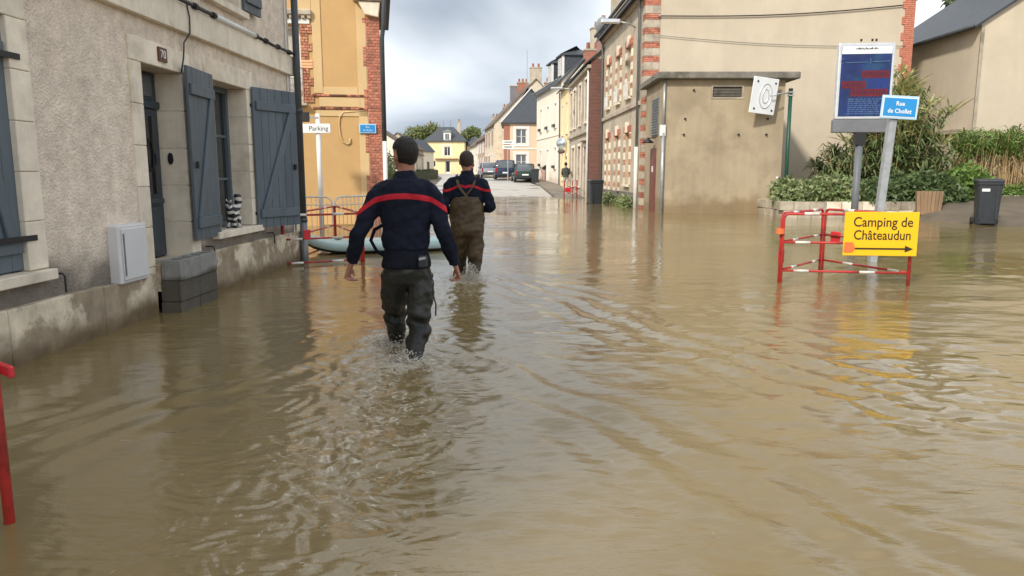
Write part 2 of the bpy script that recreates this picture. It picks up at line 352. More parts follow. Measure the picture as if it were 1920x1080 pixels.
def gable_roof(parent, x0, x1, y0, y1, z, rise, mat, ov=0.25, th=0.09, name='roof'):
    ym = (y0 + y1) / 2; k = rise / (ym - y0); m = MB()
    a, b = y0 - ov, y1 + ov; zl = z - ov * k
    pr = [(a, zl), (ym, z + rise), (b, zl), (b, zl + th), (ym, z + rise + th), (a, zl + th)]
    X0, X1 = x0 - ov * .5, x1 + ov * .5
    V = [(X0, y, zz + .012) for y, zz in pr] + [(X1, y, zz + .012) for y, zz in pr]
    F = [(0, 5, 4, 1), (1, 4, 3, 2), (7, 10, 11, 6), (8, 9, 10, 7)]
    for i in range(6): j = (i + 1) % 6; F.append((i, j, 6 + j, 6 + i))
    m.add(V, F)
    return m.build(name, mat, parent)
def hip_roof(parent, x0, x1, y0, y1, z, rise, mat, ov=0.25, inset=None, name='roof', flat=0.0):
    a, b, c, d = x0 - ov, x1 + ov, y0 - ov, y1 + ov; h = (d - c) / 2 * (1 - flat)
    ins = inset if inset is not None else h
    V = [(a, c, z), (b, c, z), (b, d, z), (a, d, z), (a, c, z + .1), (b, c, z + .1), (b, d, z + .1), (a, d, z + .1)]
    V += [(a + ins, c + h, z + rise), (b - ins, c + h, z + rise), (b - ins, d - h - .01, z + rise), (a + ins, d - h - .01, z + rise)]
    F = [(0, 3, 2, 1), (0, 1, 5, 4), (1, 2, 6, 5), (2, 3, 7, 6), (3, 0, 4, 7), (4, 5, 9, 8), (5, 6, 10, 9), (6, 7, 11, 10), (7, 4, 8, 11), (8, 9, 10, 11)]
    return MB().add(V, F).build(name, mat, parent)
def window(parent, x0, x1, z0, z1, y, fmat=white, pmat=glass, cols=2, rows=2, fw=0.055, name='window', curtain_m=None, pane_inset=.02, bar=0.03):
    m = MB(); d = 0.06
    m.box(x0, x0 + fw, y - d, y, z0, z1); m.box(x1 - fw, x1, y - d, y, z0, z1)
    m.box(x0 + fw, x1 - fw, y - d, y, z1 - fw, z1); m.box(x0 + fw, x1 - fw, y - d, y, z0, z0 + fw)
    for i in range(1, cols):
        xc = x0 + (x1 - x0) * i / cols; m.box(xc - fw * .6, xc + fw * .6, y - d * .9, y, z0 + fw, z1 - fw)
    w = m.build(name, fmat, parent)
    for i in range(cols):
        for j in range(rows):
            a = x0 + (x1 - x0) * i / cols + (fw if i == 0 else fw * .6); b = x0 + (x1 - x0) * (i + 1) / cols - (fw if i == cols - 1 else fw * .6)
            c = z0 + fw + (z1 - z0 - 2 * fw) * j / rows + (bar / 2 if j else 0); e_ = z0 + fw + (z1 - z0 - 2 * fw) * (j + 1) / rows - (bar / 2 if j < rows - 1 else 0)
            BX('pane', pmat if not (curtain_m and j == 0) else curtain_m, w, a, b, y - pane_inset, y - .004, c, e_)
        for j in range(1, rows):
            zc_ = z0 + fw + (z1 - z0 - 2 * fw) * j / rows
            BX('glazing_bar', fmat, w, x0 + (x1 - x0) * i / cols + fw * .6, x0 + (x1 - x0) * (i + 1) / cols - fw * .6, y - .04, y - .003, zc_ - bar / 2, zc_ + bar / 2)
    return w
def smooth01(x, a, b):
    t = np.clip((x - a) / (b - a), 0, 1); return t * t * (3 - 2 * t)
# ================================================================== SETTING
def ter(x, y):
    x = np.asarray(x, float); y = np.asarray(y, float)
    z = np.interp(y, [-60, 34, 43, 54, 64, 80, 140, 260, 1200], [-.3, -.3, .0, .38, .76, 1.0, 1.32, 2.5, 6.0])
    ramp = smooth01(x, 11.0, 12.6) * np.clip((y - 15.4) / 8.6, 0, 1) * 0.95
    back = smooth01(x, 8.0, 9.4) * smooth01(y, 22.2, 23.4) * 0.62
    ramp = np.maximum(ramp, back) * (1 - smooth01(y, 36, 50))
    return z + ramp
def sheet(name, xs, ys, zf, mat, dz=0.0, kind='structure'):
    X, Y = np.meshgrid(xs, ys); Z = zf(X, Y) + dz
    n, m = len(ys), len(xs)
    V = np.stack([X, Y, Z], -1).reshape(-1, 3)
    i = np.arange(n * m).reshape(n, m)
    F = np.stack([i[:-1, :-1], i[:-1, 1:], i[1:, 1:], i[1:, :-1]], -1).reshape(-1, 4)
    me = bpy.data.meshes.new(name); me.from_pydata(V.tolist(), [], F.tolist()); me.materials.append(mat)
    me.polygons.foreach_set('use_smooth', [True] * len(F)); me.update()
    return link(name, me, kind=kind)
groundm = M('wet_ground', (0.13, 0.105, 0.075), 0.8, 0.25, 1.5, 0.4, 40, col2=(0.075, 0.062, 0.045), c2s=0.4)
xs = np.concatenate([[-1500, -600, -250, -120, -60], np.arange(-40, 41, 0.8), [60, 120, 250, 600, 1500]])
ys = np.concatenate([[-300, -60, -20, -5], np.arange(0, 40, 0.8), np.arange(40, 150, 2.5), [160, 180, 220, 300, 500, 900, 2000]])
sheet('ground', xs, ys, ter, groundm)

def strip(name, rows, mat, dz, n=6, kind='structure'):
    """rows: (y, x left, x right); laid on the terrain"""
    yy = np.arange(rows[0][0], rows[-1][0] + .01, 1.0)
    l = np.interp(yy, [r[0] for r in rows], [r[1] for r in rows]); r_ = np.interp(yy, [r[0] for r in rows], [r[2] for r in rows])
    V = []; F = []
    for j, y in enumerate(yy):
        for k in range(n + 1):
            x = l[j] + (r_[j] - l[j]) * k / n; V.append((x, y, float(ter(x, y)) + dz))
    for j in range(len(yy) - 1):
        for k in range(n):
            a = j * (n + 1) + k; F.append((a, a + 1, a + n + 2, a + n + 1))
    return MB().add(V, F).build(name, mat, smooth=True, kind=kind)
strip('road', [(36, -5.2, 2.45), (54, -5.6, 2.0), (66, -6.2, .6), (76, -7.2, -3.0), (120, -13.5, -7.4), (124, -14, -7.8)], roadm, 0.014)
# pavement with a kerb on the right
V = []; F = []
for j, (y, xl, xr) in enumerate([(36, 2.5, 4.7), (46, 2.3, 4.2), (54, 2.05, 3.8), (60, 1.5, 3.2), (66, .65, 2.6)]):
    z = float(ter(xl, y)); V += [(xl, y, z - .1), (xl, y, z + .11), (xl + .13, y, z + .13), (xr, y, z + .14)]
    if j: b = (j - 1) * 4; F += [(b, b + 4, b + 5, b + 1), (b + 1, b + 5, b + 6, b + 2), (b + 2, b + 6, b + 7, b + 3)]
MB().add(V, F).build('pavement', pavem, kind='structure')

# ------------------------------------------------------------------ flood water
def make_water():
    ny, nx = 1000, 680
    y = 0.55 * np.exp(np.linspace(0, math.log(46.5 / 0.55), ny))
    u = np.linspace(-1, 1, nx)
    Y = np.repeat(y[:, None], nx, 1); X = u[None, :] * (0.86 * Y + 2.6)
    h = np.zeros_like(X); r = np.random.default_rng(3)
    def waves(n, lmin, lmax, amp, dir0, spread):
        o = np.zeros_like(X)
        for _ in range(n):
            l = math.exp(r.uniform(math.log(lmin), math.log(lmax))); k = 2 * math.pi / l; a = dir0 + r.normal(0, spread)
            o += amp * l / lmax * np.sin(k * (X * math.cos(a) + Y * math.sin(a)) + r.uniform(0, 6.28) + .8 * np.sin(X * .9 + r.uniform(0, 6)) * (l > .2))
        return o / math.sqrt(n)
    res = Y * 0.0055                                     # grid spacing: fade waves the grid cannot carry
    base = waves(26, .35, 1.4, .0095, 1.45, .45)
    fine = waves(48, .08, .36, .0042, 1.5, .5)
    chop = waves(46, .05, .28, .0050, 1.2, 1.5)
    gust = .55 + .45 * np.sin(X * .35 + 1.3) * np.sin(Y * .22 + X * .13)
    # turbulence trailing the two walkers (towards the camera) and their bow waves
    tx = -0.74 + .05 * np.sin(Y * 2.1); t1 = np.exp(-((X - tx + .02 * Y) / (.22 + .055 * np.clip(5.6 - Y, 0, 9) + .2)) ** 2) * smooth01(Y, 6.3, 5.0) * (0.45 + .55 * smooth01(Y, 1.4, 4.2))
    t2 = np.exp(-((X + .55) / (.3 + .05 * np.clip(9.6 - Y, 0, 9))) ** 2) * smooth01(Y, 10.2, 9.2) * smooth01(Y, 5.0, 9.0)
    turb = np.clip(t1 + t2, 0, 1)
    # warped curls in the turbulent water
    wx = X + .06 * np.sin(9 * Y + 3 * np.sin(7 * X)); wy = Y + .06 * np.sin(8 * X + 2.5 * np.sin(6 * Y + 1))
    curl = .0095 * np.sin(17 * wx + 6 * np.sin(9 * wy)) * np.sin(15 * wy + 5 * np.sin(8 * wx)) + .005 * np.sin(37 * wx + 9 * np.sin(19 * wy)) * np.sin(33 * wy)
    # wake arms spreading behind the walkers
    wake = np.zeros_like(X)
    for (px, py, amp, sgn, ang, reach) in [(-.5, 5.6, .0105, 1, 29, 4.6), (-.3, 9.4, .0095, 1, 24, 6.5), (-.95, 5.7, .006, -1, 30, 3.5), (-.1, 9.9, .0035, 1, 31, 6.0)]:
        a = R(ang); dxn, dyn = sgn * math.sin(a), -math.cos(a)
        al = (X - px) * dxn + (Y - py) * dyn; ac = ((X - px) * dyn * -sgn + (Y - py) * dxn * sgn)
        env = np.exp(-(ac / (.30 + .06 * al)) ** 2) * smooth01(al, -.1, .6) * (1 - smooth01(al, reach * .7, reach * 1.15))
        wake += amp * env * np.sin(ac * 2 * math.pi / .33 + 1.1 * np.sin(al * 2.1) + .7 * np.sin(al * 5.3 + ac * 3))
    calm = 1 - .80 * np.exp(-((X + 2.2) / 1.35) ** 2) * smooth01(Y, 8.5, 3.5)
    far = .42 + .58 * smooth01(Y, 11.5, 5.0)
    base = base * far; fine = fine * far
    h = base * (.75 + .5 * gust) * np.clip(calm, .25, 1) + fine * (.35 + .8 * gust) * calm * smooth01(.12 / res, .5, 1.6) + chop * turb * .9 * smooth01(.1 / res, .5, 1.6) + curl * turb * smooth01(.15 / res, .6, 2) + wake
    # rings round everything that stands in the water
    for (px, py, a) in [(-.73, 5.08, .012), (-.9, 5.72, .010), (-.5, 9.05, .012), (-.64, 9.5, .009)]:
        d = np.hypot(X - px, Y - py); h += a * np.exp(-d / .32) * np.cos(d * 2 * math.pi / .16)
    foam = turb * .52
    for (px, py, s) in [(-.75, 5.0, .28), (-.93, 5.6, .3), (-.52, 8.95, .28), (-.64, 9.4, .25)]:
        foam = np.maximum(foam, np.exp(-((X - px) ** 2 + ((Y - py) / 1.4) ** 2) / s ** 2))
    # outer skirt to carry the surface far to both sides and behind
    Xo = np.concatenate([np.full((ny, 1), -70.), X, np.full((ny, 1), 70.)], 1); Yo = np.concatenate([Y[:, :1], Y, Y[:, :1]], 1)
    ho = np.concatenate([np.zeros((ny, 1)), h, np.zeros((ny, 1))], 1); fo = np.concatenate([np.zeros((ny, 1)), foam, np.zeros((ny, 1))], 1)
    Xo = np.concatenate([Xo[:1], Xo]); Yo = np.concatenate([np.full((1, nx + 2), -25.), Yo]); ho = np.concatenate([np.zeros((1, nx + 2)), ho]); fo = np.concatenate([np.zeros((1, nx + 2)), fo])
    n, m = Xo.shape
    V = np.stack([Xo, Yo, ho], -1).reshape(-1, 3).astype(np.float32)
    i = np.arange(n * m).reshape(n, m)
    F = np.stack([i[:-1, :-1], i[:-1, 1:], i[1:, 1:], i[1:, :-1]], -1).reshape(-1).astype(np.int32)
    me = bpy.data.meshes.new('floodwater'); nf = len(F) // 4
    me.vertices.add(len(V)); me.vertices.foreach_set('co', V.ravel())
    me.loops.add(len(F)); me.loops.foreach_set('vertex_index', F)
    me.polygons.add(nf); me.polygons.foreach_set('loop_start', np.arange(0, nf * 4, 4, dtype=np.int32))
    me.polygons.foreach_set('use_smooth', np.ones(nf, bool)); me.update(calc_edges=True)
    at = me.attributes.new('foam', 'FLOAT', 'POINT'); at.data.foreach_set('value', fo.ravel().astype(np.float32))
    m = bpy.data.materials.new('muddy_water'); m.use_nodes = True; t = m.node_tree; N = t.nodes; K = t.links.new; b = N['Principled BSDF']
    b.inputs['IOR'].default_value = 1.58; b.inputs['Specular IOR Level'].default_value = 0.5
    g = N.new('ShaderNodeNewGeometry')
    nz = N.new('ShaderNodeTexNoise'); nz.inputs['Scale'].default_value = .55; nz.inputs['Detail'].default_value = 5; K(g.outputs['Position'], nz.inputs['Vector'])
    c1 = N.new('ShaderNodeMix'); c1.data_type = 'RGBA'; c1.inputs[6].default_value = (.180, .132, .056, 1); c1.inputs[7].default_value = (.225, .166, .073, 1); K(nz.outputs['Fac'], c1.inputs[0])
    fa = N.new('ShaderNodeAttribute'); fa.attribute_name = 'foam'
    fn = N.new('ShaderNodeTexNoise'); fn.inputs['Scale'].default_value = 15; fn.inputs['Detail'].default_value = 9; fn.inputs['Roughness'].default_value = .7; fn.inputs['Distortion'].default_value = 1.2; K(g.outputs['Position'], fn.inputs['Vector'])
    ad = N.new('ShaderNodeMath'); ad.operation = 'MULTIPLY_ADD'; ad.inputs[1].default_value = .34; K(fa.outputs['Fac'], ad.inputs[0]); K(fn.outputs['Fac'], ad.inputs[2])
    fr = N.new('ShaderNodeMapRange'); fr.interpolation_type = 'SMOOTHSTEP'; fr.inputs['From Min'].default_value = .66; fr.inputs['From Max'].default_value = .80; fr.inputs['To Max'].default_value = .8
    K(ad.outputs[0], fr.inputs['Value'])
    c2 = N.new('ShaderNodeMix'); c2.data_type = 'RGBA'; c2.inputs[7].default_value = (.52, .47, .38, 1); K(c1.outputs[2], c2.inputs[6]); K(fr.outputs[0], c2.inputs[0]); K(c2.outputs[2], b.inputs['Base Color'])
    rr = N.new('ShaderNodeMapRange'); rr.inputs['To Min'].default_value = .035; rr.inputs['To Max'].default_value = .5; K(fr.outputs[0], rr.inputs['Value']); K(rr.outputs[0], b.inputs['Roughness'])
    # fine ripples the mesh is too coarse for
    mp_ = N.new('ShaderNodeMapping'); mp_.inputs['Scale'].default_value = (1.0, 2.2, 1); K(g.outputs['Position'], mp_.inputs[0])
    w1 = N.new('ShaderNodeTexNoise'); w1.inputs['Scale'].default_value = 10; w1.inputs['Detail'].default_value = 6; w1.inputs['Roughness'].default_value = .55; K(mp_.outputs[0], w1.inputs['Vector'])
    gn = N.new('ShaderNodeTexNoise'); gn.inputs['Scale'].default_value = .35; gn.inputs['Detail'].default_value = 3; K(g.outputs['Position'], gn.inputs['Vector'])
    gr = N.new('ShaderNodeMapRange'); gr.inputs['From Min'].default_value = .38; gr.inputs['From Max'].default_value = .62; gr.inputs['To Min'].default_value = .15; gr.inputs['To Max'].default_value = 1.0; K(gn.outputs['Fac'], gr.inputs['Value'])
    st = N.new('ShaderNodeMath'); st.operation = 'MULTIPLY_ADD'; st.inputs[1].default_value = 3.2; K(fa.outputs['Fac'], st.inputs[0]); K(gr.outputs[0], st.inputs[2])
    sm = N.new('ShaderNodeMath'); sm.operation = 'MULTIPLY'; sm.inputs[1].default_value = .26; K(st.outputs[0], sm.inputs[0])
    bp = N.new('ShaderNodeBump'); bp.inputs['Distance'].default_value = .022; K(sm.outputs[0], bp.inputs['Strength']); K(w1.outputs['Fac'], bp.inputs['Height']); K(bp.outputs[0], b.inputs['Normal'])
    me.materials.append(m)
    link('floodwater', me, kind='structure')
make_water()

# ================================================================== GREY HOUSE ON THE LEFT
HG = thing('rendered_house', 'grey roughcast house with blue grey shutters, pale stone trim and number 70', 'house', (-3.53, 0, 0), R(88.1))
def shutter(parent, hx, hy, rz, w, z0, z1, n, side, flip=False, hook=True, lab=None):
    """plank leaf hinged at (hx,hy): ledges and Z brace on face 'side' (-1 or 1), planks as pieces"""
    th = .032; m = MB(); y0, y1 = (-th - .03, -th) if side < 0 else (0, .03)
    lz = (z0 + .17 * (z1 - z0) * .6, z1 - .17 * (z1 - z0) * .75)
    for zc_ in lz: m.box(.035, w - .03, y0, y1, zc_ - .055, zc_ + .055)
    a, b = (w - .1, .12) if not flip else (.12, w - .1)
    p0 = Vector((b, (y0 + y1) / 2, lz[0] + .055)); p1 = Vector((a, (y0 + y1) / 2, lz[1] - .055)); d = p1 - p0; L = d.length; d.normalize()
    side_v = Vector((0, 1, 0)); nrm = d.cross(side_v)
    m3 = Matrix((nrm, side_v, d)).transposed()
    m.obox((p0 + p1) / 2, (.1, (y1 - y0) * .9, L + .03), m3)
    o = m.build('shutter', bluegrey, parent, bevel=.006, loc=(hx, hy, 0), rz=rz)
    pw = w / n
    for i in range(n): piece('plank', bluegrey, o, i * pw + .002, (i + 1) * pw - .002, -th, 0, z0, z1)
    for zc_ in lz: BX('hinge', iron, o, -.05, .10, -th - .012 if side > 0 else .001, -th - .001 if side > 0 else .012, zc_ - .02, zc_ + .02)
    if hook: BX('latch', iron, o, w - .09, w - .06, y0 - .004 if side < 0 else y1 - .02, y0 + .03 if side < 0 else y1 + .004, z0 + (z1 - z0) * .42, z0 + (z1 - z0) * .42 + .07)
    return o
ops = [(4.15, 5.17, .62, 2.35), (6.87, 7.65, -.2, 2.29), (8.37, 9.32, .66, 2.32), (8.30, 9.26, 3.22, 4.75), (4.2, 5.15, 3.22, 4.75)]
shell(MB(), -3.0, 11.05, .05, 6.0, -.5, 5.75, ops, rev=.34, gable=1.6).build('wall', roughcast, HG)
gable_roof(HG, -3.0, 11.05, .05, 6.0, 5.75, 1.6, slate, ov=.22)
# plinth stones
for a, b, zt in [(-3, -.6, .40), (-.6, .9, .40), (.9, 2.3, .40), (2.3, 3.6, .40), (3.6, 4.85, .40), (4.85, 5.95, .395), (5.95, 6.80, .385), (7.80, 8.75, .465), (8.75, 9.75, .46), (9.75, 10.62, .455), (10.62, 11.07, .455)]:
    piece('plinth_stone', plinthm, HG, a + .003, b - .003, -.012, .06, -.5, zt)
# string course
xs_ = [-3, -2.1, -1.2, -.3, .7, 1.6, 2.5, 3.3, 4.0, 4.75, 5.5, 6.2, 6.82, 7.45, 8.07, 8.75, 9.4, 10.02, 10.6, 11.06]
for a, b in zip(xs_, xs_[1:]): piece('string_course_stone', tuffeau, HG, a + .003, b - .003, -.02, .06, 2.69, 2.955)
# dressed stone surrounds
def surround(a, b, z0, z1, w, cuts, lint, y=.03, rw=.33):
    zc = [z0 + (z1 - z0) * k / cuts for k in range(cuts + 1)]
    for k in range(cuts):
        piece('jamb_stone', tuffeau, HG, a - w, a + .004, y, y + rw, zc[k] + .002, zc[k + 1] - .002)
        piece('jamb_stone', tuffeau, HG, b - .004, b + w, y, y + rw, zc[k] + .002, zc[k + 1] - .002)
    xs2 = [a - w + (b - a + 2 * w) * k / lint for k in range(lint + 1)]
    for k in range(lint): piece('lintel_stone', tuffeau, HG, xs2[k] + .002, xs2[k + 1] - .002, y, y + rw, z1 + .002, z1 + .215)
surround(6.87, 7.65, -.3, 2.29, .19, 7, 4)
surround(8.37, 9.32, .66, 2.32, .20, 5, 1)
surround(4.15, 5.17, .62, 2.35, .20, 5, 3)
surround(8.30, 9.26, 3.22, 4.75, .12, 5, 3); surround(4.2, 5.15, 3.22, 4.75, .12, 5, 3)
for a, b, zs in [(8.17, 9.52, .655), (3.95, 5.37, .615), (8.18, 9.38, 3.215), (4.08, 5.27, 3.215)]:
    piece('sill', tuffeau, HG, a, b, -.035, .36, zs - .075, zs)
# door
BX('door_frame', doorpaint, HG, 6.875, 7.645, .335, .375, .46, 2.285)
BX('threshold', plinthm, HG, 6.876, 7.644, -.01, .38, .2, .455)
dr = MB().box(6.90, 7.62, .295, .335, .47, 1.93).build('door', doorpaint, HG, bevel=.004)
for z0, z1 in [(.52, .98)]:
    BX('panel', doorpaint, dr, 6.99, 7.53, .275, .30, z0, z1, bevel=.012)
BX('pane', glass, dr, 7.0, 7.52, .285, .297, 1.10, 1.86)
m = MB()
for k in range(4): x = 7.06 + k * .13; m.tube([(x, .275, 1.10), (x, .275, 1.86)], .008, 6)
for k in range(3): m.tube([(7.13 + .13 * k + .055 * math.cos(a * .5), .272, 1.48 + .16 * math.sin(a * .5)) for a in range(14)], .006, 6)
m.build('grille', iron, dr, smooth=True)
BX('moulding', doorpaint, dr, 6.93, 7.59, .262, .30, 1.0, 1.055, bevel=.01)
MB().tube([(7.02, .275, 1.08), (7.02, .225, 1.08), (7.10, .222, 1.08)], .011, 8).build('handle', alu, dr, smooth=True)
BX('transom', doorpaint, HG, 6.88, 7.64, .27, .335, 1.935, 2.01, bevel=.01)
fl = BX('fanlight', doorpaint, HG, 6.90, 7.62, .30, .334, 2.015, 2.28)
BX('pane', glassb, fl, 6.99, 7.53, .29, .301, 2.05, 2.245)
MB().rings([[(7.652 - .018 * k, .20 + .028 * math.cos(a), 1.45 + .06 * math.sin(a)) for a in [i * math.pi / 6 for i in range(12)]] for k in (0, 1)]).build('doorbell', iron, HG)
# windows
window(HG, 8.375, 9.315, .665, 2.315, .33, bluegrey, glass, 2, 3, .06)
window(HG, 8.305, 9.255, 3.225, 4.745, .33, white, glassb, 2, 3, .06)
window(HG, 4.205, 5.145, 3.225, 4.745, .33, white, glassb, 2, 3, .06)
shutter(HG, 9.42, .02, R(-25), .75, .62, 2.36, 6, -1)
shutter(HG, 8.30, .0, R(180 + 5), .74, .62, 2.36, 6, 1, flip=True)
shutter(HG, 9.30, .02, R(-4), .46, 3.24, 4.75, 4, -1)
shutter(HG, 8.26, .02, R(184), .46, 3.24, 4.75, 4, 1)
shutter(HG, 5.18, .075, R(180), .505, .63, 2.34, 4, 1, hook=False)
shutter(HG, 4.14, .075, 0, .505, .63, 2.34, 4, -1, hook=False)
for z in (.85, 2.09): BX('hinge_strap', iron, HG, 4.80, 5.26, .02, .04, z - .02, z + .02)
for x, z in ((5.42, .57), (7.98, .52), (9.83, .52)):
    MB().tube([(x, .05, z), (x, -.03, z), (x, -.045, z - .02), (x, -.045, z - .14)], .008, 6).build('shutter_stop', iron, HG)
# meter box, number plate, cables, downpipe
bx = MB().box(6.16, 6.62, -.045, .06, .372, .87).build('meter_box', pvc, HG, bevel=.015, seg=2)
BX('lid', pvc, bx, 6.20, 6.58, -.058, -.044, .40, .84, bevel=.01)
BX('lid_edge', zincm, bx, 6.205, 6.225, -.061, -.057, .44, .80)
pl = BX('house_number', M('number_plate', (.10, .03, .022), .4, .1), HG, 7.18, 7.335, .012, .028, 2.345, 2.475)
text('numeral', '70', .105, signw, pl, (7.2575, .0105, 2.41), FR, .0015)
m = MB(); m.tube([(5.9, -.03, 2.99), (7.2, -.035, 2.985), (8.36, -.035, 2.985)], .022, 8); m.tube([(9.53, -.035, 2.985), (10.2, -.035, 2.975), (10.98, -.06, 2.985)], .02, 8)
m.build('black_cable', iron, HG, smooth=True)
MB().tube([(8.36, -.035, 2.985), (9.53, -.035, 2.985)], .03, 10).build('conduit', white, HG, smooth=True)
for x in (7.3, 7.9, 8.34, 9.55, 9.9, 10.35, 10.8): MB().tube([(x - .03, -.035, 2.985), (x + .03, -.035, 2.985)], .035, 8).build('cable_clip', iron, HG)
MB().tube([(7.72, -.03, 2.985), (7.76, -.035, 2.85), (7.76, -.03, 2.70), (7.72, .02, 2.6), (7.70, .024, 2.45), (7.63, .024, 2.30)], .007, 6).build('doorbell_cable', iron, HG, smooth=True)
dp = MB().tube([(10.99, -.075, -.4), (10.99, -.075, .62)], .055, 12).tube([(10.99, -.075, .60), (10.99, -.075, 5.6)], .048, 12, mi=1)
for z in (.62, 2.2, 3.9): dp.tube([(10.99, -.075, z - .03), (10.99, -.075, z + .03)], .06, 12, mi=1)
dp.build('downpipe', [zincm, zincd], HG, smooth=True)
MB().tube([(10.88, .03, .45), (10.88, .03, 5.6)], .012, 6).build('telephone_cable', white, HG)
MB().tube([(-3.1, -.15, 5.66), (11.1, -.15, 5.66)], .07, 10).build('gutter', zincm, HG, smooth=True)

# striped ornament on the sill
orn = thing('animal_ornament', 'black and white striped animal ornament on the grey house window sill', 'ornament', HG.matrix_world @ Vector((0, 0, 0)))
hgm = Matrix.Translation((-3.53, 0, 0)) @ Matrix.Rotation(R(88.1), 4, 'Z')
orn.location = hgm @ Vector((8.92, .10, .656)); orn.rotation_euler = (0, 0, R(88.1))
zeb = bpy.data.materials.new('striped_ceramic'); zeb.use_nodes = True
t = zeb.node_tree; g = t.nodes.new('ShaderNodeTexCoord'); w = t.nodes.new('ShaderNodeTexWave'); w.inputs['Scale'].default_value = 4.2; w.inputs['Distortion'].default_value = 3.5; w.inputs['Detail'].default_value = 2; w.inputs['Detail Scale'].default_value = 2.5; w.bands_direction = 'Z'
t.links.new(g.outputs['Object'], w.inputs['Vector']); rr = t.nodes.new('ShaderNodeValToRGB'); rr.color_ramp.elements[0].position = .5; rr.color_ramp.elements[1].position = .56
rr.color_ramp.elements[0].color = (.01, .01, .012, 1); rr.color_ramp.elements[1].color = (.62, .6, .56, 1)
t.links.new(w.outputs['Color'], rr.inputs[0]); t.links.new(rr.outputs[0], t.nodes['Principled BSDF'].inputs['Base Color']); t.nodes['Principled BSDF'].inputs['Roughness'].default_value = .5
m = MB()
m.tube([(-.08, 0, .10), (-.03, 0, .16), (.03, .01, .22), (.06, .01, .27)], [.05, .065, .06, .03], 12)
for dx_, dy_ in ((-.10, -.035), (-.10, .04), (.02, -.04), (.02, .04)): m.tube([(dx_, dy_, 0.0), (dx_ + .01, dy_, .05), (dx_ + .035, dy_ * .8, .14)], [.024, .018, .028], 10)
m.tube([(-.09, 0, .15), (-.13, 0, .22), (-.14, 0, .27)], [.045, .035, .03], 10); m.ell((-.165, 0, .285), (.05, .032, .036))
m.build('body', zeb, orn, smooth=True)
MB().tube([(.05, 0, .20), (.10, 0, .24), (.125, 0, .31), (.11, 0, .37), (.07, 0, .395)], [.03, .04, .045, .045, .02], 12).build('tail', zeb, orn, smooth=True)
for s in (-1, 1): MB().tube([(-.15, s * .02, .31), (-.145, s * .03, .35)], [.014, .004], 8).build('ear', zeb, orn, smooth=True)

# concrete blocks on the doorstep, standing in the flood
def block(loc, label, rz=0.0):
    t_ = thing('concrete_block', label, 'block', loc, R(88.1) + rz, 'blocks stacked at the door')
    m = MB(); m.box(0, .395, 0, .025, 0, .195); m.box(0, .395, .165, .19, 0, .195); m.box(0, .025, .025, .165, 0, .195); m.box(.37, .395, .025, .165, 0, .195); m.box(.182, .212, .025, .165, 0, .195); m.box(.025, .182, .025, .165, .02, .06); m.box(.212, .37, .025, .165, .02, .06)
    m.build('block_body', blockm, t_, bevel=.005)
for i, (x, lab) in enumerate(((6.875, 'hollow concrete block of the {} row on the meter box side'), (7.278, 'hollow concrete block of the {} row on the shuttered window side'))):
    for j, rowname in enumerate(('submerged bottom', 'dark wet middle', 'pale dry top')):
        p = hgm @ Vector((x + random.uniform(-.006, .006), -.195 + (.012 * (1 - j)) + random.uniform(-.006, .006), -.30 + j * .2 + (.205 if 1 else 0)))
        block(p, lab.format(rowname), R(random.uniform(-.8, .8)))

# ================================================================== OCHRE HOUSE
HO = thing('ochre_house', 'ochre rendered corner house with red brick quoin and white balcony window', 'house', (-3.26, 18.95, 0), R(10))
wops = [(-3.05, -1.90, 3.0, 4.86), (-3.05, -1.95, -.2, 2.4)]
shell(MB(), -7.5, 0, 0, 8, -.5, 6.3, wops, rev=.25).build('wall', ochre, HO)
hip_roof(HO, -7.5, 0, 0, 8, 6.3, 2.6, slate, ov=.35)
for nm, (a, b, z0, z1) in {'a': (-.56, -.335, 0.3, 6.0), 'b': (-1.62, -1.40, 3.25, 6.0), 'c': (-1.40, -.56, 3.22, 3.40), 'd': (-1.60, -.335, 2.70, 2.86), 'e': (-1.62, -.56, .02, .32), 'f': (-2.0, -1.62, 4.98, 6.0), 'g': (-1.62, -.335, 6.0, 6.2)}.items():
    BX('pale_border', ochrel, HO, a + .002, b - .002, -.022, -.0, z0, z1, bevel=.006)
BX('band_panel', ochrel, HO, -1.50, -.52, -.03, -.0, 2.925, 3.155, bevel=.008)
for z in (2.865, 3.175):                 # two brick string courses, header by header
    x = -1.66
    while x < -.34:
        w_ = random.choice((.10, .105)); piece('brick', brickd if random.random() < .5 else brick, HO, x, x + w_ - .008, -.05, .01, z, z + .05); x += w_
BX('mortar_bed', mortar, HO, -.335, -.004, -.012, .0, -.3, 5.05)
k = 0; z = -.3
while z < 5.02:                          # quoin of brick, toothed into the wall
    tooth = (int((z + .3) / .52) % 2 == 0)
    if k % 2: cuts = [-.33, -.215, -.10, .0]
    else: cuts = [-.33, -.275, -.165, -.055, .0]
    if tooth: cuts = [-.42] + cuts
    for a, b in zip(cuts, cuts[1:]): piece('brick', brick, HO, a + .004, b - .004, -.03 + random.choice((0, .004)), .02, z, z + .058)
    z += .068; k += 1
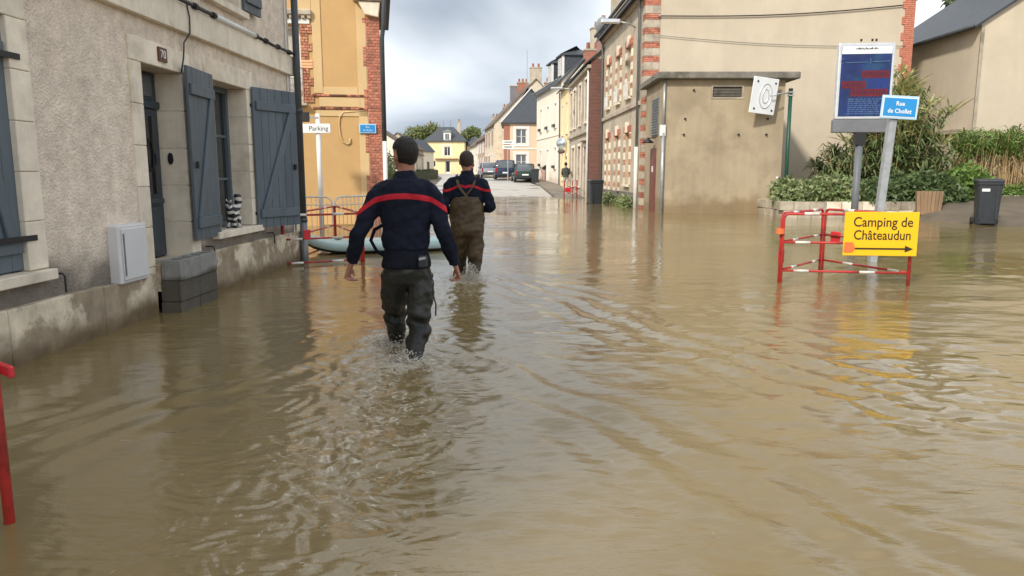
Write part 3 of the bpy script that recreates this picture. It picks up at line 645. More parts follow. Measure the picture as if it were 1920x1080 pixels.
# window with brick jambs
z = 3.02; k = 0
while z < 4.86:
    lo = -1.90; hi = -1.62 if (k // 3) % 2 == 0 else -1.72
    x = lo; off = .0 if k % 2 else -.055
    cuts = [lo, lo + .11 + off, lo + .22 + off, hi] if hi - lo > .25 else [lo, lo + .11 + off, hi]
    if (k // 3) % 5 != 4:
        for a, b in zip(cuts, cuts[1:]): piece('brick', brickp if random.random() < .6 else brick, HO, a + .004, b - .004, -.035, .02, z, z + .058)
    else: piece('jamb_stone', M('peach_stone', (.78, .44, .24), .85), HO, lo, hi, -.035, .02, z, z + .06)
    z += .068; k += 1
w_ = window(HO, -3.04, -1.905, 3.01, 4.855, .24, white, curtain, 2, 3, .07)
BX('window_head', white, HO, -3.2, -1.66, -.045, .02, 4.865, 4.985, bevel=.01)
hd = BX('hood', stoneg, HO, -3.3, -1.60, -.13, .0, 5.05, 5.20, bevel=.03)
for i in range(12): BX('dentil', stoneg, hd, -3.25 + i * .14, -3.17 + i * .14, -.10, -.0, 4.99, 5.05)
BX('balcony_slab', stoneg, HO, -3.15, -1.78, -.20, .0, 2.93, 2.995, bevel=.012)
rl = MB().tube([(-3.05, -.01, 3.82), (-3.05, -.15, 3.82), (-1.86, -.15, 3.82), (-1.86, -.01, 3.82)], .014, 6).build('railing', galv, HO, smooth=True)
for z in (3.06, 3.58): MB().tube([(-3.05, -.15, z), (-1.86, -.15, z)], .009, 6).build('rail', galv, rl)
for i in range(13): MB().tube([(-3.04 + i * .098, -.15, 3.0), (-3.04 + i * .098, -.15, 3.82)], .007, 6).build('baluster', galv, rl)
m = MB()
for i in range(6): m.tube([(-2.96 + i * .2 + .07 * math.cos(a * .45), -.152, 3.22 + .1 * math.sin(a * .45)) for a in range(15)], .007, 5)
m.build('scrollwork', iron, rl)
dd = BX('door', M('ochre_house_door', (.30, .29, .27), .5), HO, -3.04, -1.96, .18, .24, -.2, 2.39)
for i in range(2): BX('panel', MATS['ochre_house_door'], dd, -2.95 + i * .5, -2.55 + i * .5, .165, .181, .2, 1.0, bevel=.01); BX('pane', glass, dd, -2.95 + i * .5, -2.55 + i * .5, .165, .181, 1.15, 2.25)
# cornice and console at the corner
cs = MB().prism([(-.50, 5.42), (-.34, 5.12), (-.02, 5.06), (.03, 5.42)], -.16, .05).build('console', tuffeau, HO, bevel=.02, seg=2)
BX('cornice', tuffeau, HO, -7.5, .12, -.22, .02, 5.98, 6.28, bevel=.03)
BX('capital', stoneg, HO, -.62, .08, -.22, .05, 5.43, 5.53, bevel=.02)
for i in range(4): piece('bracket', stoneg, HO, -.56 + i * .16, -.48 + i * .16, -.2, .02, 5.535, 5.66)
BX('frieze', ochrel, HO, -.62, .05, -.05, .01, 5.67, 5.97)
MB().tube([(.055, -.02, 2.1), (.055, -.02, 4.6), (.10, -.14, 4.9), (.12, -.22, 5.4), (.16, -.24, 6.25)], .055, 10).build('downpipe', zincd, HO, smooth=True)
MB().tube([(.055, -.02, -.3), (.055, -.02, 2.1)], .058, 10).build('downpipe_boot', white, HO, smooth=True)
MB().tube([(-.42, -.015, 2.835), (-.7, -.025, 2.82), (-.93, -.025, 2.80), (-1.03, -.025, 2.68), (-1.05, -.025, 2.5), (-1.03, -.025, 2.25), (-.98, -.025, 2.08), (-.86, -.03, 2.02), (-.80, -.035, 2.06), (-.79, -.03, 2.17)], .017, 8).build('cable_sheath', ochrel, HO, smooth=True)
pt = MB().box(-.565, -.145, -.075, -.042, 2.29, 2.52).build('street_plate', plateb, HO, bevel=.008)
BX('plate_field', signb, pt, -.535, -.175, -.079, -.0745, 2.315, 2.495)
text('lettering', 'Rue', .06, signw, pt, (-.355, -.0815, 2.44), FR, .001); text('lettering', 'de Chollet', .055, signw, pt, (-.355, -.0815, 2.365), FR, .001)
hom = Matrix.Translation((-3.26, 18.95, 0)) @ Matrix.Rotation(R(10), 4, 'Z')
# ================================================================== RIGHT SIDE OF THE STREET
def brick_tex(name, c1, c2, mo, scale=1.0):
    m = bpy.data.materials.new(name); m.use_nodes = True; t = m.node_tree; N = t.nodes; K = t.links.new
    g = N.new('ShaderNodeNewGeometry'); s = N.new('ShaderNodeSeparateXYZ'); K(g.outputs['Position'], s.inputs[0])
    a = N.new('ShaderNodeMath'); K(s.outputs['X'], a.inputs[0]); K(s.outputs['Y'], a.inputs[1])
    cmb = N.new('ShaderNodeCombineXYZ'); K(a.outputs[0], cmb.inputs[0]); K(s.outputs['Z'], cmb.inputs[1])
    b = N.new('ShaderNodeTexBrick'); b.inputs['Scale'].default_value = 4.4 * scale; b.inputs['Color1'].default_value = (*c1, 1); b.inputs['Color2'].default_value = (*c2, 1); b.inputs['Mortar'].default_value = (*mo, 1); b.inputs['Mortar Size'].default_value = .018; b.inputs['Bias'].default_value = -.2
    b.inputs['Brick Width'].default_value = 1.0; b.inputs['Row Height'].default_value = .30
    K(cmb.outputs[0], b.inputs['Vector']); K(b.outputs['Color'], N['Principled BSDF'].inputs['Base Color']); N['Principled BSDF'].inputs['Roughness'].default_value = .85
    bp = N.new('ShaderNodeBump'); bp.inputs['Strength'].default_value = .5; bp.inputs['Distance'].default_value = .01; bp.invert = True; K(b.outputs['Fac'], bp.inputs['Height']); K(bp.outputs[0], N['Principled BSDF'].inputs['Normal'])
    return m
btex = brick_tex('brown_brickwork', (.17, .062, .045), (.10, .045, .038), (.26, .21, .17))
btexr = brick_tex('red_brickwork', (.40, .14, .08), (.30, .10, .065), (.45, .36, .28))
def chimney(parent, x0, x1, y0, y1, z0, z1, mat, pots=2, cap=True):
    c = BX('chimney', mat, parent, x0, x1, y0, y1, z0, z1)
    if cap: BX('chimney_cap', stoneg, c, x0 - .05, x1 + .05, y0 - .05, y1 + .05, z1 + .002, z1 + .12, bevel=.02)
    n = pots
    for i in range(n):
        y = y0 + (y1 - y0) * (i + .5) / n
        MB().lathe([(.11, z1 + .11), (.13, z1 + .16), (.10, z1 + .5), (.12, z1 + .53)], 10, ((x0 + x1) / 2, y, 0)).build('chimney_pot', M('terracotta', (.36, .14, .085), .8, .2), c, smooth=True)
    return c
# ---- tall house with brick and stone bands; its cream gable faces us
HT = thing('tall_house', 'tall house with cream blank gable and banded brick and stone quoin', 'house', (4.85, 28.0, 0), R(-88.16))
hw = [(-3.42, -2.50, 4.36, 6.35), (-5.82, -4.95, 4.36, 6.35), (-8.45, -7.55, 4.36, 6.35), (-3.42, -2.50, .85, 2.95), (-5.82, -4.95, -.2, 2.95), (-8.45, -7.55, -.2, 2.95)]
shell(MB(), -9.85, 0, 0, 9.9, -.5, 8.0, hw, rev=.28, gable=4.4).build('wall', rendg, HT)
gable_roof(HT, -9.85, 0, 0, 9.9, 8.0, 4.4, slate, ov=.38)
P = [(0, -.5), (9.9, -.5), (9.9, 8.0), (4.95, 12.35), (0, 8.0)]
MB().add([(.005, y, z) for y, z in P] + [(.03, y, z) for y, z in P], [(4, 3, 2, 1, 0), (5, 6, 7, 8, 9)] + [(i, (i + 1) % 5, 5 + (i + 1) % 5, 5 + i) for i in range(5)]).build('gable_render', creamw, HT)
z = -.1; k = 0
while z < 7.6:                                          # quoin: bands of brick between rubble stone blocks
    if k % 2 == 0:
        for c in range(3):
            zc = z + c * .069
            cuts = [-.02, .20, .42, .535] if c % 2 else [-.02, .09, .31, .535]
            for a, b in zip(cuts, cuts[1:]): piece('brick', brick, HT, -.42, .055, a + .003, b - .003, zc, zc + .06)
        z += .212
    else:
        piece('quoin_stone', stoneg, HT, -.42, .05, -.022, .26, z, z + .275); piece('quoin_stone', stoneg, HT, -.42, .05, .263, .53, z, z + .275); z += .282
    k += 1
piece('quoin_capital', tuffeau, HT, -.5, .09, -.1, .6, 7.66, 7.85)
piece('string_course', taupe, HT, -9.85, -.45, -.09, .01, 3.84, 4.0)
piece('cornice', taupe, HT, -9.9, .03, -.16, .01, 7.62, 7.78); piece('fascia', M('dark_fascia', (.07, .055, .05), .6), HT, -9.95, .1, -.34, .0, 7.8, 7.93)
MB().tube([(-9.95, -.42, 7.98), (.12, -.42, 7.98)], .075, 10).build('gutter', zincd, HT, smooth=True)
piece('plinth', concrete, HT, -9.85, -.45, -.05, .01, -.5, .55)
redd = M('red_brown_door', (.18, .05, .04), .5)
for i, (a, b, z0, z1) in enumerate(hw):
    z = max(z0, -.1); k = 0
    while z < z1 - .05:                                  # banded jambs
        hh = .21 if k % 2 else .30; hh = min(hh, z1 - z)
        for s in (a - .27, b + .005):
            if k % 2:
                for c in range(3):
                    if z + c * .07 + .06 < z1: piece('brick', brickp, HT, s, s + .265, -.045, .02, z + c * .07, z + c * .07 + .06)
            else: piece('jamb_stone', tuffeau, HT, s, s + .265, -.05, .02, z, z + hh - .006)
        z += hh; k += 1
    for q in range(5): piece('voussoir', brick if q != 2 else tuffeau, HT, a - .27 + q * (b - a + .54) / 5, a - .27 + (q + 1) * (b - a + .54) / 5 - .006, -.06 - (.05 if q == 2 else 0), .02, z1 + .005, z1 + (.27 if q != 2 else .42))
    if z0 > 4:
        window(HT, a + .005, b - .005, z0 + .005, z1 - .005, .27, white, glass, 2, 3, .06)
        piece('sill', tuffeau, HT, a - .1, b + .1, -.12, .27, z0 - .09, z0)
        rr_ = MB().tube([(a, -.01, z0 + .55), (a, -.14, z0 + .55), (b, -.14, z0 + .55), (b, -.01, z0 + .55)], .014, 6).build('railing', white, HT)
        MB().tube([(a, -.14, z0 + .06), (b, -.14, z0 + .06)], .012, 6).build('rail', white, rr_)
        for q in range(9): MB().tube([(a + (b - a) * q / 8, -.14, z0), (a + (b - a) * q / 8, -.14, z0 + .55)], .009, 5).build('baluster', white, rr_)
    elif z0 > 0:
        window(HT, a + .005, b - .005, z0 + .005, z1 - .005, .27, white, glassb, 2, 3, .06); piece('sill', tuffeau, HT, a - .1, b + .1, -.12, .27, z0 - .09, z0)
    else:
        d_ = BX('door', white if i == 5 else M('taupe_door', (.33, .28, .22), .5), HT, a + .01, b - .01, .2, .27, -.2, 2.3)
        for q in range(2): BX('panel', white if i == 5 else MATS['taupe_door'], d_, a + .12 + q * .38, a + .42 + q * .38, .18, .201, .3, 1.0, bevel=.01)
        BX('pane', glass, d_, a + .12, b - .12, .185, .202, 1.2, 2.1)
        window(HT, a + .01, b - .01, 2.31, 2.94, .26, white, glass, 1, 1, .05, name='fanlight')
MB().tube([(-.62, -.1, 2.3), (-.62, -.1, 7.6), (-.62, -.38, 7.9)], .05, 10).build('downpipe', zincm, HT, smooth=True)
MB().tube([(-.62, -.1, -.3), (-.62, -.1, 2.3)], .075, 10).build('downpipe_boot', white, HT, smooth=True)
MB().tube([(-9.6, -.1, -.3), (-9.6, -.1, 7.6), (-9.6, -.38, 7.9)], .05, 10).build('downpipe', zincm, HT, smooth=True)
chimney(HT, -10.2, -9.3, .35, 1.7, 7.2, 10.3, rendg, 2)
lm = MB().tube([(-1.9, 0, 6.9), (-1.9, -.25, 7.05), (-1.9, -.75, 7.12)], .035, 8).build('lamp_bracket', galv, HT, smooth=True)
MB().prism([(-2.06, 7.05), (-1.72, 7.05), (-1.78, 7.2), (-2.0, 7.2)], -1.35, -.6).build('lamp_head', alu, lm, bevel=.04, seg=2)
qb = MB(); z = -.3; k = 0                             # rear brick pilaster of the gable
while z < 8.0:
    a = 9.43 if (k // 4) % 2 else 9.53
    cuts = [a, a + .11, a + .33, 9.9] if k % 2 else [a, a + .22, 9.9]
    for p, q in zip(cuts, cuts[1:]): qb.box(-.2, .07, p + .004, q - .004, z, z + .06)
    z += .07; k += 1
qb.build('brick_pilaster', brick, HT, kind='stuff')
for (ya, za, yb, zb, r_) in [(.5, 6.93, 9.4, 7.36, .022), (.5, 6.25, 9.6, 5.93, .012)]:
    pts = [(.1, ya + (yb - ya) * k / 12, za + (zb - za) * k / 12 - .14 * math.sin(math.pi * k / 12)) for k in range(13)]
    MB().tube(pts, r_, 6).build('overhead_cable', iron if r_ > .02 else zincm, HT, smooth=True)
piece('cable_bracket', galv, HT, .03, .13, .45, .52, 6.9, 6.97)

# ---- transformer cabin
TC = thing('transformer_cabin', 'small tan rendered utility cabin with flat concrete roof slab', 'cabin', (4.85, 24.5, 0), 0)
vo = [(1.62, 2.56, 3.74, 4.06)]
shell(MB(), 0, 3.95, 0, 2.9, -.5, 4.28, vo, rev=.12).build('wall', cabinm, TC)
BX('roof_slab', concrete, TC, -.22, 4.32, -.28, 3.05, 4.285, 4.50, bevel=.025)
vt = MB().box(1.63, 2.55, .085, .115, 3.75, 4.05).build('vent', iron, TC)
for i in range(6): MB().obox((2.09, .06, 3.79 + i * .046), (.9, .05, .012), Matrix.Rotation(R(35), 3, 'X')).build('slat', concrete, vt)
BX('vent_frame', stoneg, TC, 1.56, 2.62, -.02, .0, 3.68, 3.735); BX('vent_frame', stoneg, TC, 1.56, 2.62, -.02, .0, 4.065, 4.11); BX('vent_frame', stoneg, TC, 1.56, 1.615, -.02, .0, 3.737, 4.063); BX('vent_frame', stoneg, TC, 2.565, 2.62, -.02, .0, 3.737, 4.063)
for x, z in ((.75, 3.05), (.72, 2.55), (2.5, 2.55), (3.42, 3.05), (3.4, 2.55), (1.0, 3.95)): MB().tube([(x, .01, z), (x, -.06, z)], .035, 8).build('bolt', iron, TC)
lv = MB().box(-.03, .0, .5, 1.6, 2.55, 3.8).build('louvre', zincm, TC)
for i in range(14): MB().obox((-.045, 1.05, 2.6 + i * .088), (.05, 1.04, .012), Matrix.Rotation(R(-35), 3, 'Y')).build('slat', zincm, lv)
dd = BX('door', M('rust_brown_door', (.17, .055, .04), .6, .25), TC, -.04, .0, .75, 1.65, -.2, 2.15)
BX('notice', white, dd, -.046, -.041, 1.05, 1.3, 1.35, 1.55)
MB().lathe([(.03, 2.5), (.06, 2.45), (.20, 2.35), (.19, 2.32)], 12, (-.25, 1.0, 0)).build('lamp_shade', iron, TC, smooth=True)
BX('lamp_arm', iron, TC, -.25, .0, .98, 1.02, 2.47, 2.5)
MB().tube([(.05, -.06, -.3), (.05, -.06, 2.6)], .055, 8).tube([(.05, -.06, 2.55), (.05, -.06, 4.28)], .04, 8).build('conduit', galv, TC, smooth=True)
BX('meter_box', white, TC, -.07, .12, -.1, -.03, 2.5, 2.85, bevel=.01)
MB().tube([(3.82, -.05, 0.05), (3.82, -.05, 1.2)], .04, 8).build('waste_pipe', white, TC, smooth=True)

# ---- brown brick house beyond
def front_house(name, label, org, ang, L, D, z0, H, rise, wallm, roofm, wins, roof='gable', shut=None, surr=None, rows=2, pm=glass, boxes=False):
    h = thing(name, label, 'house', (org[0], org[1], 0), R(ang))
    shell(MB(), -L, 0, 0, D, z0, H, [w for w in wins], rev=.2, gable=rise if roof == 'gable' else 0).build('wall', wallm, h)
    if roof == 'gable': gable_roof(h, -L, 0, 0, D, H, rise, roofm, ov=.3)
    else: hip_roof(h, -L, 0, 0, D, H, rise, roofm, ov=.3)
    for w in wins:
        a, b, c, d = w[:4]; door = len(w) > 4
        if surr:
            for s in (a - .13, b): piece('jamb', surr, h, s + .002, s + .128, -.03, .02, c, d)
            piece('lintel', surr, h, a - .13, b + .13, -.035, .02, d + .003, d + .16)
        if door:
            dd_ = BX('door', w[4], h, a + .01, b - .01, .12, .19, c, d - .01); BX('panel', w[4], dd_, a + .15, b - .15, .1, .121, c + .3, c + 1.0)
            BX('pane', glass, dd_, a + .15, b - .15, .1, .121, c + 1.2, d - .2)
        else:
            window(h, a + .005, b - .005, c + .005, d - .005, .19, white, pm, 2, rows, .05)
            piece('sill', surr or stoneg, h, a - .1, b + .1, -.1, .18, c - .08, c - .002)
            if boxes: BX('window_box', dkgrey, h, a, b, -.24, -.11, c + .0, c + .2)
            if shut:
                wd = (b - a) / 2 + .02
                for s in (a - wd - .02, b + .02): BX('shutter', shut, h, s, s + wd, -.05, -.012, c, d)
    return h
def cut(ms):                                        # (distance from near corner, width, z0, z1[, door])
    return [(-d - w / 2, -d + w / 2) + tuple(r_) for d, w, *r_ in ms]
dkd = M('dark_door', (.09, .07, .055), .5)
HB = front_house('brick_house', 'taupe stone house with dark brown brick corner and tall windows', (3.92, 37.8), -88.16, 9.5, 8, -.5, 6.85, 3.2, taupe, slate,
    cut([(1.7, .95, 3.95, 6.1), (4.3, .95, 3.95, 6.1), (6.9, .95, 3.95, 6.1), (8.6, .8, 3.95, 6.1), (1.9, 1.0, -.2, 2.7, dkd), (4.5, 1.3, .6, 2.8), (7.4, 1.3, .6, 2.8)]), surr=tuffeau, rows=3)
P = [(-.45, -.5), (.02, -.5), (.02, 6.86), (-.45, 6.86)]
BX('brick_pier', btex, HB, -.5, .025, -.03, .9, -.5, 6.9)
piece('string_course', stoneg, HB, -9.5, -.52, -.14, .01, 3.38, 3.55); piece('cornice', stoneg, HB, -9.55, .05, -.2, .0, 6.45, 6.62)
MB().tube([(-9.6, -.36, 6.83), (.1, -.36, 6.83)], .07, 8).build('gutter', zincd, HB, smooth=True)
piece('door_cornice', stoneg, HB, -2.9, -.9, -.25, .0, 2.98, 3.12)
chimney(HB, -5.2, -4.6, 1.0, 1.6, 6.6, 9.4, M('pink_chimney', (.34, .2, .17), .9), 1)
chimney(HB, -9.6, -9.0, .8, 1.8, 6.6, 8.7, btexr, 2)
ds = MB().lathe([(.02, .0), (.30, .04), (.42, .12), (.43, .125), (.30, .055), (.02, .02)], 20).build('satellite_dish', alu, HB, smooth=True); ds.location = (-2.2, .9, 8.9); ds.rotation_euler = (R(75), 0, R(-60))
MB().tube([(-2.2, 1.0, 7.4), (-2.2, 1.0, 8.9)], .03, 6).build('dish_mast', galv, HB)
lm = MB().tube([(-6.0, 0, 5.9), (-6.0, -.3, 6.1), (-6.0, -.9, 6.15)], .03, 6).build('lamp_bracket', galv, HB, smooth=True); BX('lamp_head', alu, lm, -6.12, -5.88, -1.5, -.8, 6.08, 6.2, bevel=.04)
MB().tube([(-.3, -.1, -.3), (-.3, -.1, 6.7)], .05, 8).build('downpipe', white, HB, smooth=True)
HY = front_house('narrow_house', 'narrow pale yellow house between the white house and the brown brick house', (3.6, 47.5), -88.4, 6.0, 8, -.3, 7.0, 3.0, paley, slate,
    cut([(1.4, .8, 3.9, 5.8), (4.2, .8, 3.9, 5.8), (1.4, .9, .3, 2.4, dkd), (4.2, .9, .9, 2.6)]), surr=tuffeau)
MB().tube([(-5.9, -.08, .3), (-5.9, -.08, 6.9)], .05, 6).build('downpipe', zincd, HY)
mr_ = MB().tube([(-1.5, 0, 3.2), (-1.5, -.35, 3.2)], .03, 6).build('mirror_arm', galv, HY)
o = MB().lathe([(.02, .10), (.25, .075), (.42, .02), (.45, .0), (.45, -.04), (.02, -.06)], 20).build('traffic_mirror', M('mirror_glass', (.55, .6, .62), .08, .05, metal=.8), mr_, smooth=True); o.location = (-1.5, -.35, 3.25); o.rotation_euler = (R(90), 0, R(60)); o.scale = (.8, .8, .8)
o = MB().lathe([(.02, .05), (.28, .03), (.3, -.02), (.02, -.04)], 16).build('lower_mirror', MATS['dark_door'], mr_, smooth=True); o.location = (-1.5, -.35, 2.72); o.rotation_euler = (R(90), 0, R(60)); o.scale = (.9, .5, .9)
HW = front_house('white_house', 'white rendered house with small windows, flower boxes and two slate dormers', (3.5, 54.0), -82.0, 10.1, 8, -.2, 7.85, 3.6, whitew, slate,
    cut([(2.0, .75, 4.7, 6.4), (5.0, .75, 4.7, 6.4), (8.0, .75, 4.7, 6.4), (2.0, .7, 1.7, 3.2), (5.0, .8, .75, 3.1, white), (8.0, .6, 1.9, 3.1)]), surr=white, boxes=True)
piece('string_course', whitew, HW, -10.1, 0, -.06, .01, 4.05, 4.18)
for d in (2.2, 6.2):
    dm = thing if 0 else None
    b = MB().box(-d - .75, -d + .75, .35, 2.6, 8.0, 9.75).build('dormer', slate, HW)
    hip_roof(b, -d - .75, -d + .75, .35, 2.6, 9.76, .75, slate, ov=.15, name='dormer_roof')
    window(b, -d - .45, -d + .45, 8.4, 9.6, .34, white, glassb, 2, 2, .06)
    BX('dormer_corner', white, b, -d + .62, -d + .78, .33, .5, 8.0, 9.74)
chimney(HW, -.7, -.1, 2.2, 3.6, 9.3, 11.4, rendg, 2)
MB().tube([(-10.2, -.33, 7.85), (.1, -.33, 7.85)], .08, 8).build('gutter', zincm, HW, smooth=True)
# ---- peach house facing down the street
HP = thing('peach_house', 'peach rendered house with white window frames and hipped slate roof facing the flood', 'house', (-.76, 72, 0), 0)
po = [(1.15, 2.15, 4.1, 5.5), (1.15, 2.15, 1.75, 3.1)]
shell(MB(), 0, 5.0, 0, 8, .4, 6.0, po, rev=.18).build('wall', peachw, HP)
hip_roof(HP, 0, 5.0, 0, 8, 6.0, 3.7, slate, ov=.3, inset=3.0)
for a, b, c, d in po:
    window(HP, a + .005, b - .005, c + .005, d - .005, .17, white, glassb, 2, 2, .07)
    for s in (a - .28, b + .0): piece('jamb', white, HP, s + .002, s + .278, -.03, .02, c - .25, d + .28)
    piece('lintel', white, HP, a, b, -.03, .02, d + .002, d + .28); piece('sill', white, HP, a, b, -.05, .17, c - .25, c - .002)
piece('string_course', white, HP, 0.3, 5.0, -.04, .01, 3.58, 3.72); piece('corner_brick', btexr, HP, -.02, .55, -.03, .3, .4, 5.9)
MB().tube([(-.3, -.3, 6.1), (2.7, 3.95, 9.75)], .07, 6).build('hip_capping', white, HP)
chimney(HP, 3.9, 4.5, 1.2, 2.0, 6.5, 9.9, btexr, 1)
# ---- row of houses running on to the left
ra = -82.76; rd = Vector((math.cos(R(ra)), math.sin(R(ra))))
def rpt(d): return (-.85 - rd.x * d, 72.2 - rd.y * d)
shw = M('white_shutter', (.70, .68, .63), .6); shb = M('brown_shutter', (.22, .12, .09), .6)
H1 = front_house('row_house', 'cream terraced house with brown tiled roof behind the peach house', rpt(8.4), ra, 11, 9, .5, 6.6, 4.6, M('row_cream', (.66, .57, .44), .9), tileb,
    cut([(2.0, .9, 4.3, 5.9), (6.0, .9, 4.3, 5.9), (9.6, .9, 4.3, 5.9), (2.5, 1.0, 1.0, 3.3, dkd), (6.0, .9, 1.9, 3.3), (9.6, .9, 1.9, 3.3)]), shut=shb, surr=white)
chimney(H1, -1.2, -.4, 4.0, 5.2, 9.6, 12.4, rendg, 2); chimney(H1, -10.8, -10.1, 3.9, 5.2, 9.6, 12.0, btexr, 3)
MB().tube([(-6.5, 4.5, 11.0), (-6.5, 4.5, 15.2)], .035, 5).build('antenna_mast', galv, H1)
chimney(H1, -4.0, -3.3, 2.2, 3.0, 7.8, 10.8, M('grey_flue', (.2, .19, .2), .8), 0)
H2 = front_house('row_house', 'pink brick terraced house with low tiled roof between the cream and white row houses', rpt(19.5), ra, 11, 8, .6, 5.6, 3.4, M('row_pink', (.46, .33, .25), .9), tileb,
    cut([(2.0, .9, 3.9, 5.1), (6.0, .9, 3.9, 5.1), (9.5, .9, 3.9, 5.1), (2.0, .9, 1.7, 3.1), (6.0, 1.0, 1.0, 3.1, dkd), (9.5, .9, 1.7, 3.1)]), shut=shw, surr=white)
chimney(H2, -10.6, -9.8, 3.4, 4.6, 7.6, 10.0, btexr, 3)
H3 = front_house('row_house', 'white terraced house at the far end of the row beside the yellow house', rpt(30.6), ra, 15, 8, .7, 5.4, 3.4, whitew, tileb,
    cut([(2.0, .9, 3.9, 5.0), (7, .9, 3.9, 5.0), (12, .9, 3.9, 5.0), (2.0, .9, 1.8, 3.2), (7, 1.0, 1.1, 3.2, dkd), (12, .9, 1.8, 3.2)]), shut=shw)
chimney(H3, -14.5, -13.8, 3.4, 4.4, 7.6, 9.9, rendg, 2)
# ---- yellow house closing the street
HF = thing('yellow_house', 'yellow house with hipped slate roof closing the far end of the street', 'house', (-14.3, 125, 0), 0)
yo = [(3.05, 4.05, 4.2, 5.7), (3.15, 4.05, 1.3, 3.5), (.9, 1.6, 2.4, 3.4)]
shell(MB(), 0, 6.4, 0, 8, 1.0, 6.55, yo, rev=.2).build('wall', yelloww, HF)
hip_roof(HF, 0, 6.4, 0, 8, 6.55, 2.6, slate, ov=.35, inset=2.4)
window(HF, 3.06, 4.04, 4.21, 5.69, .19, white, glass, 2, 1, .08); window(HF, .91, 1.59, 2.41, 3.39, .19, white, glass, 1, 1, .07)
d_ = BX('door', white, HF, 3.16, 4.04, .12, .19, 1.3, 3.49); BX('pane', glass, d_, 3.3, 3.9, .1, .121, 1.6, 3.3)
for s in (2.75, 4.06): piece('jamb', white, HF, s, s + .28, -.03, .02, 4.0, 5.95)
piece('lintel', white, HF, 2.75, 4.34, -.035, .02, 5.96, 6.15); piece('awning', M('rust_awning', (.30, .16, .10), .8), HF, 1.5, 5.4, -.5, .0, 3.62, 3.78)
dm = MB().box(2.95, 4.15, -.1, 1.4, 6.5, 8.1).build('dormer', white, HF); hip_roof(dm, 2.95, 4.15, -.1, 1.4, 8.11, .5, zincm, ov=.2, name='dormer_roof'); window(dm, 3.2, 3.9, 6.75, 7.85, -.105, white, glass, 2, 1, .06)
chimney(HF, 5.0, 5.6, 2.8, 3.6, 6.8, 9.9, stoneg, 1)
MB().tube([(2.6, 4, 9.0), (2.6, 4, 10.3)], [.09, .02], 6).build('roof_finial', zincm, HF); MB().tube([(3.8, 4, 9.0), (3.8, 4, 10.3)], [.09, .02], 6).build('roof_finial', zincm, HF)
HF2 = thing('yellow_wing', 'lower pale yellow house set back beside the far yellow house', 'house', (-7.75, 129, 0), 0)
shell(MB(), 0, 2.4, 0, 6, 1.0, 6.0, [(.9, 1.6, 3.6, 4.9)], rev=.2).build('wall', paley, HF2); hip_roof(HF2, 0, 2.4, 0, 6, 6.0, 1.6, slate, inset=1.0); window(HF2, .91, 1.59, 3.61, 4.89, .19, white, glass, 2, 1, .06)
# ---- low houses far on the left
for i, (x, y, L, D, H, rise, ang, wm, rm, lab) in enumerate([
    (-15.6, 88, 7, 4.4, 3.4, 1.7, 90, rendg, tileb, 'small grey gabled house beyond the hedge'),
    (-14.0, 60, 9, 6.0, 2.6, 2.0, 92, whitew, tileb, 'low white cottage with brown roof behind the dark hedge'),
    (-17.2, 112, 6, 3.2, 3.8, 1.6, 70, whitew, slate, 'small white house between the tree and the yellow house')]):
    h = thing('cottage', lab, 'house', (x, y, float(ter(x, y)) - .2), R(ang))
    shell(MB(), 0, L, -D, 0, -.3, H, [(1.2, 2.1, .9, 2.1), (3.6, 4.5, 0, 2.1)], rev=.15, gable=rise).build('wall', wm, h); gable_roof(h, 0, L, -D, 0, H, rise, rm)
    window(h, 1.205, 2.095, .905, 2.095, -D + .14, white, glass, 2, 1, .06); BX('door', dkd, h, 3.61, 4.49, -D + .08, -D + .14, 0, 2.09)
# ---- house behind the planting on the right
HR = thing('slate_roofed_house', 'cream house with gable and dark slate roof behind the reeds', 'house', (16.45, 27, 0), R(-90))
shell(MB(), -8, 0, 0, 9, -.3, 6.5, [(-5.3, -4.8, 5.3, 5.8)], rev=.2, gable=3.0).build('wall', creamw, HR)
gable_roof(HR, -8, 0, 0, 9, 6.5, 3.0, slate, ov=.3)
window(HR, -5.295, -4.805, 5.305, 5.795, .19, dkgrey, glass, 1, 1, .06)
k_ = 3.0 / 4.5; sl = math.atan(k_)
for i in range(16):
    y = -.32 + i * .25
    c_ = MB().obox((-3.99, y + .14, 6.5 + y * k_ + .155 + .004 * random.random()), (8.32, .31, .018), Matrix.Rotation(sl + .035, 3, 'X')).build('slate_course', slate, HR)
MB().tube([(-8.1, -.38, 6.38), (.15, -.38, 6.38)], .07, 8).build('gutter', zincd, HR, smooth=True)
BX('corner_band', stoneg, HR, -.02, .02, .0, .12, -.3, 6.4)
BX('ledge', stoneg, HR, -6, -.4, -.22, .0, 2.75, 2.9)
